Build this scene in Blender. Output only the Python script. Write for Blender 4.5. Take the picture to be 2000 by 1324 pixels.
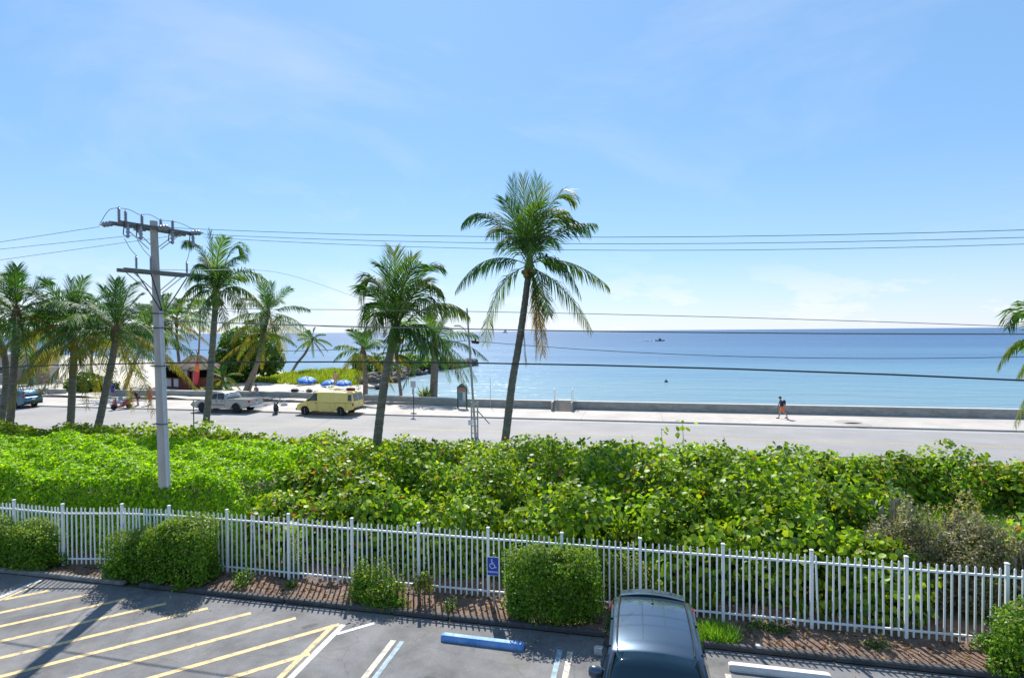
import bpy, bmesh, math, random
import numpy as np
from mathutils import Vector, Matrix
sc = bpy.context.scene
for o in list(bpy.data.objects): bpy.data.objects.remove(o)
R = math.radians
random.seed(7); rng = np.random.default_rng(7)
COL = sc.collection

# ------------------------------------------------------------------ camera
CAMH = 6.75; FPX = 1100.0
YAW, PITCH, ROLL = R(12.3), R(.78), .0078
fw = np.array([-math.sin(YAW)*math.cos(PITCH), math.cos(YAW)*math.cos(PITCH), -math.sin(PITCH)])
r0 = np.array([math.cos(YAW), math.sin(YAW), 0.]); u0 = np.cross(r0, fw)
rt = math.cos(ROLL)*r0-math.sin(ROLL)*u0; up = math.cos(ROLL)*u0+math.sin(ROLL)*r0
CAMP = np.array([0, 0, CAMH])
cam = bpy.data.cameras.new('camera'); camo = bpy.data.objects.new('camera', cam); COL.objects.link(camo)
camo.matrix_world = Matrix(((rt[0], up[0], -fw[0], 0), (rt[1], up[1], -fw[1], 0), (rt[2], up[2], -fw[2], CAMH), (0, 0, 0, 1)))
cam.sensor_width = 36; cam.sensor_fit = 'HORIZONTAL'; cam.lens = 36*FPX/2000; cam.clip_start = .1; cam.clip_end = 80000
sc.camera = camo
sc.render.resolution_x = 1024; sc.render.resolution_y = 677

# ------------------------------------------------------------------ sky, sun, exposure
SUN_AZ, SUN_EL = R(-22), R(48)           # azimuth from +Y towards +X
w = bpy.data.worlds.new('World'); sc.world = w; w.use_nodes = True
nt = w.node_tree; N = nt.nodes; L = nt.links; N.clear()
sky = N.new('ShaderNodeTexSky'); sky.sky_type = 'NISHITA'; sky.sun_disc = False
sky.sun_elevation = SUN_EL; sky.sun_rotation = SUN_AZ; sky.altitude = 0; sky.air_density = 1.0; sky.dust_density = .25; sky.ozone_density = 2.6
bg = N.new('ShaderNodeBackground'); bg.inputs['Strength'].default_value = .085
wo = N.new('ShaderNodeOutputWorld')
tc = N.new('ShaderNodeTexCoord'); sx = N.new('ShaderNodeSeparateXYZ'); L.new(tc.outputs['Generated'], sx.inputs[0])
def wmath(op, a, b=None, clamp=False):
    n = N.new('ShaderNodeMath'); n.operation = op; n.use_clamp = clamp
    for i, v in enumerate((a, b)):
        if v is None: continue
        if isinstance(v, (int, float)): n.inputs[i].default_value = v
        else: L.new(v, n.inputs[i])
    return n.outputs[0]
def wramp(v, p):
    n = N.new('ShaderNodeValToRGB'); L.new(v, n.inputs[0]); e = n.color_ramp.elements
    e[0].position, e[1].position = p[0][0], p[-1][0]
    e[0].color = (p[0][1],)*3+(1,); e[1].color = (p[-1][1],)*3+(1,)
    for q in p[1:-1]:
        x = e.new(q[0]); x.color = (q[1],)*3+(1,)
    return n.outputs[0]
zc = wmath('MAXIMUM', sx.outputs[2], 0.0)
zd = wmath('ADD', zc, .12)
cx = N.new('ShaderNodeCombineXYZ'); cx.inputs[2].default_value = 3.7; L.new(wmath('DIVIDE', sx.outputs[0], zd), cx.inputs[0]); L.new(wmath('DIVIDE', sx.outputs[1], zd), cx.inputs[1])
n1 = N.new('ShaderNodeTexNoise'); n1.inputs['Scale'].default_value = .55; n1.inputs['Detail'].default_value = 7; n1.inputs['Roughness'].default_value = .6; n1.inputs['Distortion'].default_value = 1.1
L.new(cx.outputs[0], n1.inputs['Vector'])
cirrus = wmath('MULTIPLY', wramp(n1.outputs['Fac'], [(.48, 0), (.70, .6), (1, 1)]), .34)
mp = N.new('ShaderNodeMapping'); mp.inputs['Scale'].default_value = (5, 5, 15); mp.inputs['Location'].default_value = (.7, .2, .1); L.new(tc.outputs['Generated'], mp.inputs[0])
n2 = N.new('ShaderNodeTexNoise'); n2.inputs['Scale'].default_value = 1.15; n2.inputs['Detail'].default_value = 9; n2.inputs['Roughness'].default_value = .6; L.new(mp.outputs[0], n2.inputs['Vector'])
band = wramp(zc, [(0, 1), (.045, .9), (.11, .25), (.2, 0)])
cum = wmath('MULTIPLY', wramp(n2.outputs['Fac'], [(.43, 0), (.55, .8), (.75, 1)]), band)
hz = wramp(zc, [(0, .58), (.045, .34), (.12, .10), (.26, 0)])    # bright sea haze low over the horizon, all round
cl = wmath('MAXIMUM', wmath('MAXIMUM', cirrus, wmath('MULTIPLY', cum, .8)), hz)
mx = N.new('ShaderNodeMixRGB'); L.new(cl, mx.inputs[0]); ev = N.new('ShaderNodeMixRGB'); ev.inputs[0].default_value = .5; L.new(sky.outputs[0], ev.inputs[1]); ev.inputs[2].default_value = (2.9, 4.8, 6.9, 1); L.new(ev.outputs[0], mx.inputs[1]); mx.inputs[2].default_value = (9.6, 8.0, 7.3, 1)
wb = N.new('ShaderNodeMixRGB'); wb.blend_type = 'MULTIPLY'; wb.inputs[0].default_value = 1; wb.inputs[2].default_value = (.84, .985, 1.13, 1); L.new(mx.outputs[0], wb.inputs[1]); L.new(wb.outputs[0], bg.inputs[0]); L.new(bg.outputs[0], wo.inputs[0])
sun = bpy.data.lights.new('sun', 'SUN'); sun.energy = 4.9; sun.angle = R(.55); sun.color = (1, .955, .88)
suno = bpy.data.objects.new('sun', sun); COL.objects.link(suno)
sd = Vector((math.sin(SUN_AZ)*math.cos(SUN_EL), math.cos(SUN_AZ)*math.cos(SUN_EL), math.sin(SUN_EL)))
suno.rotation_euler = sd.to_track_quat('Z', 'Y').to_euler(); suno.location = (0, 0, 60)
vs = sc.view_settings; vs.view_transform = 'Standard'; vs.look = 'None'; vs.exposure = .66; vs.gamma = 1; vs.use_curve_mapping = False
sc.render.engine = 'CYCLES'
sc.cycles.max_bounces = 8; sc.cycles.transparent_max_bounces = 8

# ------------------------------------------------------------------ helpers
def ray(px, py): return fw+rt*(px-1000)/FPX+up*(662-py)/FPX
def G(px, py, z=0.): d = ray(px, py); return CAMP+d*((z-CAMH)/d[2])      # a point of the photo on the level z
def PY(px, py, Y): d = ray(px, py); return CAMP+d*(Y/d[1])               # a point of the photo at the distance Y
def tag(o, label=None, cat=None, group=None, kind=None):
    if label: o['label'] = label
    if cat: o['category'] = cat
    if group: o['group'] = group
    if kind: o['kind'] = kind
    return o
def empty(name, loc=(0, 0, 0), rz=0, label=None, cat=None, group=None):
    o = bpy.data.objects.new(name, None); o.empty_display_size = .2; COL.objects.link(o)
    o.location = tuple(float(c) for c in loc); o.rotation_euler = (0, 0, rz); return tag(o, label, cat, group)
class MB:
    def __init__(s): s.v = []; s.f = []
    def add(s, vs_, fs):
        b = len(s.v); s.v += [tuple(float(c) for c in q) for q in vs_]; s.f += [tuple(i+b for i in f) for f in fs]; return s
    def box(s, c, d, rz=0, M=None, bev=0):
        hx, hy, hz_ = d[0]/2, d[1]/2, d[2]/2
        if bev:
            k = bev; q = []
            for z, e in ((-hz_, k), (-hz_+k, 0), (hz_-k, 0), (hz_, k)):
                x, y = hx-e, hy-e
                q += [(-x+k, -y, z), (x-k, -y, z), (x, -y+k, z), (x, y-k, z), (x-k, y, z), (-x+k, y, z), (-x, y-k, z), (-x, -y+k, z)]
            f = [tuple(range(7, -1, -1)), tuple(range(24, 32))]
            for r in range(3):
                for i in range(8): f.append((r*8+i, r*8+(i+1) % 8, r*8+8+(i+1) % 8, r*8+8+i))
        else:
            q = [(-hx, -hy, -hz_), (hx, -hy, -hz_), (hx, hy, -hz_), (-hx, hy, -hz_), (-hx, -hy, hz_), (hx, -hy, hz_), (hx, hy, hz_), (-hx, hy, hz_)]
            f = [(3, 2, 1, 0), (4, 5, 6, 7), (0, 1, 5, 4), (1, 2, 6, 5), (2, 3, 7, 6), (3, 0, 4, 7)]
        T = (M or Matrix.Rotation(rz, 3, 'Z')); c = Vector(c)
        return s.add([T @ Vector(p)+c for p in q], f)
    def bar(s, a, b, wd, ht):
        a, b = Vector(a), Vector(b); d = b-a
        X = d.normalized(); Z = Vector((0, 0, 1)) if abs(X.z) < .95 else Vector((0, 1, 0)); Y = Z.cross(X).normalized(); Z = X.cross(Y)
        return s.box((a+b)/2, (d.length, wd, ht), M=Matrix((X, Y, Z)).transposed())
    def tube(s, path, r, n=8, cap=True):
        P = [Vector([float(c) for c in p]) for p in path]; m = len(P)
        rr = r if hasattr(r, '__len__') else [r]*m
        T = [(P[min(i+1, m-1)]-P[max(i-1, 0)]).normalized() for i in range(m)]
        u = T[0].orthogonal().normalized(); q = []
        for i in range(m):
            u = (u-T[i]*u.dot(T[i])).normalized(); v = T[i].cross(u)
            q += [P[i]+(u*math.cos(2*math.pi*k/n)+v*math.sin(2*math.pi*k/n))*rr[i] for k in range(n)]
        f = [(i*n+k, i*n+(k+1) % n, (i+1)*n+(k+1) % n, (i+1)*n+k) for i in range(m-1) for k in range(n)]
        if cap: f += [tuple(range(n-1, -1, -1)), tuple(range((m-1)*n, m*n))]
        return s.add(q, f)
    def lathe(s, prof, c=(0, 0, 0), n=16, M=None):
        M = M or Matrix.Identity(3); c = Vector([float(k) for k in c]); q = []
        for r_, z in prof: q += [M @ Vector((r_*math.cos(2*math.pi*k/n), r_*math.sin(2*math.pi*k/n), z))+c for k in range(n)]
        m = len(prof); f = [(i*n+k, i*n+(k+1) % n, (i+1)*n+(k+1) % n, (i+1)*n+k) for i in range(m-1) for k in range(n)]
        f += [tuple(range(n-1, -1, -1)), tuple(range((m-1)*n, m*n))]
        return s.add(q, f)
    def prism(s, poly, a, b, ax='z'):
        n = len(poly)
        def P(u, v, h): return (u, v, h) if ax == 'z' else ((u, h, v) if ax == 'y' else (h, u, v))
        return s.add([P(u, v, a) for u, v in poly]+[P(u, v, b) for u, v in poly],
                     [tuple(range(n-1, -1, -1)), tuple(range(n, 2*n))]+[(i, (i+1) % n, n+(i+1) % n, n+i) for i in range(n)])
    def build(s, name, m, parent=None, smooth=None, loc=None, rz=0):
        me = bpy.data.meshes.new(name); me.from_pydata(s.v, [], s.f)
        bm = bmesh.new(); bm.from_mesh(me); bmesh.ops.recalc_face_normals(bm, faces=bm.faces); bm.to_mesh(me); bm.free()
        me.materials.append(m)
        if smooth:
            me.polygons.foreach_set('use_smooth', [True]*len(me.polygons)); me.set_sharp_from_angle(angle=R(smooth))
        o = bpy.data.objects.new(name, me); COL.objects.link(o); o.parent = parent
        if loc is not None: o.location = tuple(float(c) for c in loc)
        o.rotation_euler[2] = rz
        return o
def npmesh(name, V, F, m, parent=None, col=None, smooth=False):
    V = np.ascontiguousarray(V, np.float32); F = np.ascontiguousarray(F, np.int32); k = F.shape[1]
    me = bpy.data.meshes.new(name); me.vertices.add(len(V)); me.vertices.foreach_set('co', V.ravel())
    me.loops.add(F.size); me.loops.foreach_set('vertex_index', F.ravel())
    me.polygons.add(len(F)); me.polygons.foreach_set('loop_start', np.arange(0, F.size, k, dtype=np.int32)); me.polygons.foreach_set('loop_total', np.full(len(F), k, np.int32))
    if smooth: me.polygons.foreach_set('use_smooth', np.ones(len(F), bool))
    me.update(calc_edges=True)
    if col is not None:
        a = me.attributes.new('Col', 'FLOAT_COLOR', 'POINT'); c4 = np.ones((len(V), 4), np.float32); c4[:, :3] = col; a.data.foreach_set('color', c4.ravel())
    me.materials.append(m)
    o = bpy.data.objects.new(name, me); COL.objects.link(o); o.parent = parent; return o
def copy_obj(o, parent=None):
    c = o.copy(); COL.objects.link(c); c.parent = parent; return c

# ------------------------------------------------------------------ materials
MATS = {}
def mat(name, col, rough=.6, metal=0, spec=.5, var=0, scale=8, bump=0, bscale=40, coat=0, stretch=None, col2=None, detail=5):
    if name in MATS: return MATS[name]
    m = bpy.data.materials.new(name); m.use_nodes = True; n = m.node_tree.nodes; l = m.node_tree.links
    b = n['Principled BSDF']; b.inputs['Roughness'].default_value = rough; b.inputs['Metallic'].default_value = metal
    b.inputs['Specular IOR Level'].default_value = spec; b.inputs['Coat Weight'].default_value = coat
    if coat: b.inputs['Coat Roughness'].default_value = .04
    b.inputs['Base Color'].default_value = (*col, 1)
    t = n.new('ShaderNodeTexCoord'); mpn = n.new('ShaderNodeMapping'); l.new(t.outputs['Object'], mpn.inputs[0])
    if stretch: mpn.inputs['Scale'].default_value = stretch
    if var or col2:
        x = n.new('ShaderNodeTexNoise'); x.inputs['Scale'].default_value = scale; x.inputs['Detail'].default_value = detail; x.inputs['Roughness'].default_value = .65; l.new(mpn.outputs[0], x.inputs['Vector'])
        r_ = n.new('ShaderNodeValToRGB'); e = r_.color_ramp.elements; e[0].position = .3; e[1].position = .72
        c2 = col2 or tuple(min(1, c*(1+var)) for c in col); c1 = tuple(c*(1-var) for c in col) if not col2 else col
        e[0].color = (*c1, 1); e[1].color = (*c2, 1); l.new(x.outputs['Fac'], r_.inputs[0]); l.new(r_.outputs[0], b.inputs['Base Color'])
    if bump:
        x = n.new('ShaderNodeTexNoise'); x.inputs['Scale'].default_value = bscale; x.inputs['Detail'].default_value = 6; l.new(mpn.outputs[0], x.inputs['Vector'])
        bn = n.new('ShaderNodeBump'); bn.inputs['Strength'].default_value = bump; bn.inputs['Distance'].default_value = .02; l.new(x.outputs['Fac'], bn.inputs['Height']); l.new(bn.outputs[0], b.inputs['Normal'])
    MATS[name] = m; return m
def leafmat(name, transl=.42, rough=.38, gain=(1.9, 1.9, .8), spec=.5):
    m = bpy.data.materials.new(name); m.use_nodes = True; n = m.node_tree.nodes; l = m.node_tree.links
    b = n['Principled BSDF']; o = n['Material Output']; a = n.new('ShaderNodeAttribute'); a.attribute_name = 'Col'
    b.inputs['Roughness'].default_value = rough; b.inputs['Specular IOR Level'].default_value = spec; l.new(a.outputs['Color'], b.inputs['Base Color'])
    t = n.new('ShaderNodeBsdfTranslucent'); g = n.new('ShaderNodeMixRGB'); g.blend_type = 'MULTIPLY'; g.inputs[0].default_value = 1; l.new(a.outputs['Color'], g.inputs[1]); g.inputs[2].default_value = (*gain, 1); l.new(g.outputs[0], t.inputs[0])
    x = n.new('ShaderNodeMixShader'); x.inputs[0].default_value = transl; l.new(b.outputs[0], x.inputs[1]); l.new(t.outputs[0], x.inputs[2]); l.new(x.outputs[0], o.inputs[0])
    return m
LEAF = leafmat('leaf', .42, .45, (1.6, 1.5, .5), .25); PALMLEAF = leafmat('palm_leaf', .32, .58, (1.8, 1.8, .6), .2); HEDGELEAF = leafmat('hedge_leaf', .46, .45, (1.8, 1.85, .4), .22)
WHITE = mat('white_paint', (.86, .86, .84), .3, var=.08, scale=5)
BARK = mat('palm_bark', (.19, .165, .14), .9, var=.5, scale=3, bump=.8, bscale=3.5, stretch=(.6, .6, 4))
STEM = mat('shrub_stem', (.13, .10, .075), .9, var=.3, scale=20)
STEEL = mat('galvanised', (.45, .46, .46), .45, .7, var=.15, scale=6)
DARKM = mat('dark_metal', (.035, .035, .04), .45, .3)
RUBBER = mat('rubber', (.02, .02, .021), .8)
CHROME = mat('bright_metal', (.6, .6, .6), .25, .9)
GLASSD = mat('car_glass', (.012, .018, .022), .05, 0, .6, coat=.6)
BLACKP = mat('black_plastic', (.018, .018, .02), .5)

def asphalt_mat(name, base, var, scale, fleck=.25, warm=None):
    m = bpy.data.materials.new(name); m.use_nodes = True; n = m.node_tree.nodes; l = m.node_tree.links; b = n['Principled BSDF']
    b.inputs['Roughness'].default_value = .85; t = n.new('ShaderNodeTexCoord')
    a = n.new('ShaderNodeTexNoise'); a.inputs['Scale'].default_value = scale; a.inputs['Detail'].default_value = 8; a.inputs['Roughness'].default_value = .7; l.new(t.outputs['Object'], a.inputs['Vector'])
    r_ = n.new('ShaderNodeValToRGB'); e = r_.color_ramp.elements; e[0].position = .32; e[1].position = .7
    e[0].color = (*[c*(1-var) for c in base], 1); e[1].color = (*[c*(1+var) for c in base], 1); l.new(a.outputs['Fac'], r_.inputs[0])
    f = n.new('ShaderNodeTexNoise'); f.inputs['Scale'].default_value = 38; f.inputs['Detail'].default_value = 3; l.new(t.outputs['Object'], f.inputs['Vector'])
    q = n.new('ShaderNodeMixRGB'); q.blend_type = 'OVERLAY'; q.inputs[0].default_value = fleck; l.new(r_.outputs[0], q.inputs[1]); l.new(f.outputs['Fac'], q.inputs[2])
    out = q.outputs[0]
    if warm:
        v = n.new('ShaderNodeTexNoise'); v.inputs['Scale'].default_value = warm[1]; v.inputs['Detail'].default_value = 6; l.new(t.outputs['Object'], v.inputs['Vector'])
        vr = n.new('ShaderNodeValToRGB'); ve = vr.color_ramp.elements; ve[0].position = .52; ve[1].position = .75; ve[0].color = (0, 0, 0, 1); ve[1].color = (warm[2],)*3+(1,); l.new(v.outputs['Fac'], vr.inputs[0])
        z = n.new('ShaderNodeMixRGB'); l.new(vr.outputs[0], z.inputs[0]); l.new(out, z.inputs[1]); z.inputs[2].default_value = (*warm[0], 1); out = z.outputs[0]
    if warm:
        vo = n.new('ShaderNodeTexVoronoi'); vo.feature = 'DISTANCE_TO_EDGE'; vo.inputs['Scale'].default_value = .33
        dm = n.new('ShaderNodeMixRGB'); dm.blend_type = 'ADD'; dm.inputs[0].default_value = .35; l.new(t.outputs['Object'], dm.inputs[1]); l.new(a.outputs['Color'], dm.inputs[2]); l.new(dm.outputs[0], vo.inputs['Vector'])
        cr_ = n.new('ShaderNodeValToRGB'); ce = cr_.color_ramp.elements; ce[0].position = 0; ce[1].position = .006; ce[0].color = (.78, .78, .78, 1); ce[1].color = (1, 1, 1, 1); l.new(vo.outputs['Distance'], cr_.inputs[0])
        so_ = n.new('ShaderNodeTexNoise'); so_.inputs['Scale'].default_value = 1.7; so_.inputs['Detail'].default_value = 2; l.new(t.outputs['Object'], so_.inputs['Vector'])
        sr_ = n.new('ShaderNodeValToRGB'); se = sr_.color_ramp.elements; se[0].position = .66; se[1].position = .76; se[0].color = (1, 1, 1, 1); se[1].color = (.55, .55, .55, 1); l.new(so_.outputs['Fac'], sr_.inputs[0])
        m1_ = n.new('ShaderNodeMixRGB'); m1_.blend_type = 'MULTIPLY'; m1_.inputs[0].default_value = 1; l.new(out, m1_.inputs[1]); l.new(cr_.outputs[0], m1_.inputs[2])
        m2_ = n.new('ShaderNodeMixRGB'); m2_.blend_type = 'MULTIPLY'; m2_.inputs[0].default_value = 1; l.new(m1_.outputs[0], m2_.inputs[1]); l.new(sr_.outputs[0], m2_.inputs[2]); out = m2_.outputs[0]
    l.new(out, b.inputs['Base Color'])
    bn = n.new('ShaderNodeBump'); bn.inputs['Strength'].default_value = .5; bn.inputs['Distance'].default_value = .01; l.new(f.outputs['Fac'], bn.inputs['Height']); l.new(bn.outputs[0], b.inputs['Normal'])
    return m
ASPH = asphalt_mat('lot_asphalt', (.135, .134, .138), .42, .9, .35, ((.25, .215, .17), .5, .45))
ROADM = asphalt_mat('road_asphalt', (.25, .24, .235), .16, .25, .25)
CONC = asphalt_mat('promenade_concrete', (.40, .365, .33), .18, .4, .2)
WALLC = mat('seawall_concrete', (.33, .315, .285), .9, var=.3, scale=1.6, bump=.3, bscale=9, stretch=(1, 1, 2.5), detail=9)
CAPC = mat('coping_concrete', (.50, .48, .44), .9, var=.15, scale=2)
KERBC = mat('kerb_concrete', (.065, .063, .062), .9, var=.35, scale=5, bump=.3)
KERBW = mat('kerb_pale', (.36, .34, .31), .9, var=.2, scale=4)
def worn_paint(name, col, amount=.5, under=(.13, .132, .145)):
    m = bpy.data.materials.new(name); m.use_nodes = True; n = m.node_tree.nodes; l = m.node_tree.links; b = n['Principled BSDF']; b.inputs['Roughness'].default_value = .75
    t = n.new('ShaderNodeTexCoord'); a = n.new('ShaderNodeTexNoise'); a.inputs['Scale'].default_value = 7; a.inputs['Detail'].default_value = 9; a.inputs['Roughness'].default_value = .75; l.new(t.outputs['Object'], a.inputs['Vector'])
    r_ = n.new('ShaderNodeValToRGB'); e = r_.color_ramp.elements; e[0].position = .31; e[1].position = .31+.22*amount; e[0].color = (*under, 1); e[1].color = (*col, 1); l.new(a.outputs['Fac'], r_.inputs[0]); l.new(r_.outputs[0], b.inputs['Base Color']); return m
PYEL = worn_paint('yellow_line_paint', (.60, .44, .21), .95); PWHT = worn_paint('white_line_paint', (.66, .65, .62), .8); PBLU = worn_paint('blue_line_paint', (.30, .42, .50), 1.3); PCRM = worn_paint('cream_line_paint', (.58, .52, .42), 1.1)
SAND = mat('beach_sand', (.50, .45, .38), .95, var=.1, scale=.8, bump=.5, bscale=3)
DIRT = mat('dirt', (.10, .085, .055), .95, var=.35, scale=1.5, bump=.6, bscale=14, col2=(.06, .11, .025))
MULCH = mat('mulch', (.085, .05, .035), .95, var=.5, scale=16, bump=1, bscale=34, col2=(.25, .165, .12))

def struct(o): return tag(o, kind='structure')
def sheet(name, x0, x1, y0, y1, z, m, parent=None):
    return MB().add([(x0, y0, z), (x1, y0, z), (x1, y1, z), (x0, y1, z)], [(0, 1, 2, 3)]).build(name, m, parent)

# ------------------------------------------------------------------ terrain
struct(sheet('ground', -400, 400, -300, 47.9, -.02, DIRT))
lot = struct(sheet('parking_lot', -60, 60, -40, 12.44, 0, ASPH))
def line(m, a, b, wd=.1, parent=lot, z=.004, name='parking_line'):
    a, b = Vector((a[0], a[1])), Vector((b[0], b[1])); d = (b-a).normalized(); p = Vector((-d.y, d.x))*wd/2
    o = MB().add([(*(a+p), z), (*(a-p), z), (*(b-p), z), (*(b+p), z)], [(0, 1, 2, 3)]).build(name, m, parent); return o
cs = [G(0, y)[0]-G(0, y)[1] for y in (1172, 1198, 1224.6, 1254, 1287, 1321)]
step = (cs[-1]-cs[0])/5
cl_ = [cs[0]+step*i for i in range(-1, 9)]
for c in cl_:
    y1 = 11.85
    x1 = y1+c
    if x1 > -6.72: x1 = -6.72; y1 = x1-c
    x0 = max(-15.78, c+2); y0 = x0-c
    if y1 > y0: line(PYEL, (x0, y0), (x1, y1), .135)
line(PYEL, (-15.85, 2), (-15.85, 12.1), .1); line(PWHT, (-16.03, 2), (-16.03, 12.3), .12)
line(PYEL, (-6.83, 2), (-6.83, 11.75), .13, z=.0065); line(PWHT, (-6.62, 2), (-6.62, 11.8), .13)
line(PWHT, (-6.55, 11.4), (-5.95, 12.0), .1, z=.0065)
line(PCRM, (-5.2, 2), (-5.2, 11.42), .13); line(PBLU, (-5.0, 2), (-5.0, 11.42), .11)
line(PBLU, (-1.58, 2), (-1.58, 11.78), .11); line(PCRM, (-1.36, 2), (-1.36, 11.75), .12)
line(PCRM, (1.75, 2), (1.75, 11.6), .11); line(PCRM, (4.5, 2), (4.5, 11.6), .11)

# planting bed and kerb
def bed_z(x, y): return .07+.05*np.sin(x*1.7)*np.sin(y*3)+.04*np.sin(x*5.1+y*2)
xs = np.linspace(-40, 30, 281); ys = np.linspace(12.58, 14.6, 12)
XX, YY = np.meshgrid(xs, ys); ZZ = bed_z(XX, YY)*np.clip((YY-12.5)/.25, .6, 1)+rng.normal(0, .008, XX.shape)
V = np.stack([XX, YY, ZZ], -1).reshape(-1, 3); i = np.arange(len(ys)-1)[:, None]*len(xs)+np.arange(len(xs)-1)[None]; i = i.ravel()
struct(npmesh('planting_bed', V, np.stack([i, i+1, i+1+len(xs), i+len(xs)], 1), MULCH, smooth=True))
kerb = struct(empty('kerb', (0, 0, 0)))
for k, (a, b) in enumerate([(-40, -23), (-22.98, -18.2), (-18.18, -13.45), (-12.95, -8.6), (-8.58, -4.3), (-4.28, -.3), (-.28, 3.9), (3.92, 8.1), (8.12, 30)]):
    pal = a < -13.6 and a > -19
    MB().box(((a+b)/2, 12.51, .06), (b-a, .14, .12), bev=.025).build('kerb_stone', mat('kerb_mid', (.20, .19, .175), .9, var=.4, scale=5) if pal else KERBC, kerb)
for (px, py) in ((1495, 1295),):
    p = G(px, py, .12); MB().box((p[0], 12.5, .135), (.12, .1, .05), bev=.01).build('loose_stone', CAPC, kerb)
# fallen leaves on the bed
n_ = 2600
def frames(nrm, twist=None):
    n0 = nrm/np.linalg.norm(nrm, axis=1, keepdims=True)
    a = rng.normal(size=n0.shape); t = a-n0*np.sum(a*n0, 1, keepdims=True); t /= np.linalg.norm(t, axis=1, keepdims=True)
    return n0, t, np.cross(n0, t)
TEMPL = {
 'round': (np.array([[0, 0, 0]]+[[math.cos(a)*.5, math.sin(a)*.5, .06] for a in np.arange(6)*math.pi/3]), np.array([[0, 1+k, 1+(k+1) % 6] for k in range(6)])),
 'round4': (np.array([[-.5, -.2, .05], [-.1, -.5, .0], [.45, -.3, .06], [.5, .25, .05], [.05, .5, 0], [-.45, .3, .06]]), np.array([[0, 1, 5], [1, 4, 5], [1, 2, 4], [2, 3, 4]])),
 'oval': (np.array([[-.5, 0, 0], [.05, -.29, .07], [.5, 0, -.03], [.05, .29, .07]]), np.array([[0, 1, 2], [0, 2, 3]])),
 'blade': (np.array([[0, -.03, 0], [0, .03, 0], [1, 0, 0]]), np.array([[0, 1, 2]])),
}
def leaves(name, pos, nrm, size, col, m, parent=None, kind='round', dirs=None):
    T, F = TEMPL[kind]; n0, t, b = frames(nrm)
    if dirs is not None:
        t = dirs/np.linalg.norm(dirs, axis=1, keepdims=True); b = np.cross(n0, t); b /= np.linalg.norm(b, axis=1, keepdims=True)+1e-9
    s = np.asarray(size)[:, None, None]
    V = pos[:, None, :]+s*(T[None, :, 0, None]*t[:, None, :]+T[None, :, 1, None]*b[:, None, :]+T[None, :, 2, None]*n0[:, None, :])
    Fx = (F[None]+(np.arange(len(pos))*len(T))[:, None, None]).reshape(-1, 3)
    C = np.repeat(col, len(T), 0)
    return npmesh(name, V.reshape(-1, 3), Fx, m, parent, C)
def palette(n, cols, wts, jit=.25):
    k = rng.choice(len(cols), n, p=np.array(wts)/sum(wts)); c = np.array(cols)[k]; return np.clip(c*rng.uniform(1-jit, 1+jit, (n, 1)), .002, 1)
x = rng.uniform(-20, 9, n_); y = 12.62+rng.beta(1.2, 1.2, n_)*1.5
pos = np.stack([x, y, bed_z(x, y)+.02], 1)
tag(leaves('leaf_litter', pos, rng.normal(0, .35, (n_, 3))+[0, 0, 1], rng.uniform(.04, .13, n_), palette(n_, [(.36, .22, .10), (.22, .11, .05), (.45, .36, .24), (.13, .07, .04)], [3, 4, 1.2, 4]), LEAF, kind='oval'), 'brown fallen leaves strewn over the mulch bed by the kerb', 'leaves', kind='stuff')
n_ = 420
x = rng.uniform(-18, 7, n_); y = 12.4-np.abs(rng.normal(0, .35, n_)); pos = np.stack([x, y, np.full(n_, .012)], 1)
tag(leaves('blown_leaves', pos, rng.normal(0, .2, (n_, 3))+[0, 0, 1], rng.uniform(.02, .06, n_), palette(n_, [(.36, .24, .12), (.2, .11, .05), (.5, .42, .3)], [3, 4, 1]), LEAF, kind='oval'), 'few dry leaves blown onto the asphalt along the kerb', 'leaves', kind='stuff')

# road and promenade
road = struct(sheet('road', -300, 300, 31.0, 42.35, .004, ROADM))
for y in (36.65, 36.9): line(worn_paint('road_yellow', (.45, .36, .17), 1.2, (.25, .24, .235)), (-300, y), (300, y), .11, road, .009, 'centre_line')
line(worn_paint('road_white', (.62, .62, .62), .6, (.29, .285, .29)), (-14, 41.75), (300, 41.75), .1, road, .009, 'edge_line')
prom = struct(empty('promenade', (0, 0, 0)))
xb = [-300, -120, -70]+[-70+6*k for k in range(1, 18)]+[60, 120, 300]
for a, b in zip(xb[:-1], xb[1:]):
    MB().box(((a+b)/2, 45.45, .035), (b-a-.015, 5.9, .13)).build('paving_slab', CONC, prom)
for a, b in zip(xb[:-1], xb[1:]):
    MB().box(((a+b)/2, 42.42, .03), (b-a-.015, .15, .14), bev=.02).build('kerb_stone', KERBW, prom)
for (px, py, s) in ((1657, 824, .9), (1674, 829, .9)):
    p = G(px, py, .1); MB().lathe([(s, -.03), (s, .004), (s*.93, .007)], (p[0], p[1], .1), 20).build('access_cover', mat('cover', (.30, .27, .24), .8, var=.2), prom)

# sea wall
def wall(name, pts, h, th, label, seg=8.):
    o = empty(name, (0, 0, 0), label=label, cat='wall')
    for (a, b) in zip(pts[:-1], pts[1:]):
        a, b = Vector((*a, 0)), Vector((*b, 0)); n = max(1, round((b-a).length/seg)); d = (b-a).normalized(); nr = Vector((-d.y, d.x, 0))
        for k in range(n):
            p, q = a+(b-a)*(k/n)+d*.008, a+(b-a)*((k+1)/n)-d*.008; pr = o
            MB().bar(p+nr*th/2+Vector((0, 0, h/2-.3)), q+nr*th/2+Vector((0, 0, h/2-.3)), th, h+.6).build('wall_panel', WALLC, o)
            MB().bar(p+nr*th/2+Vector((0, 0, h+.035)), q+nr*th/2+Vector((0, 0, h+.035)), th+.06, .07).build('coping', CAPC, o)
    return o
wall('seawall', [(-5.1, 47.75), (60, 47.9), (200, 49)], .72, .38, 'long grey concrete sea wall running right from the steps')
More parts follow.
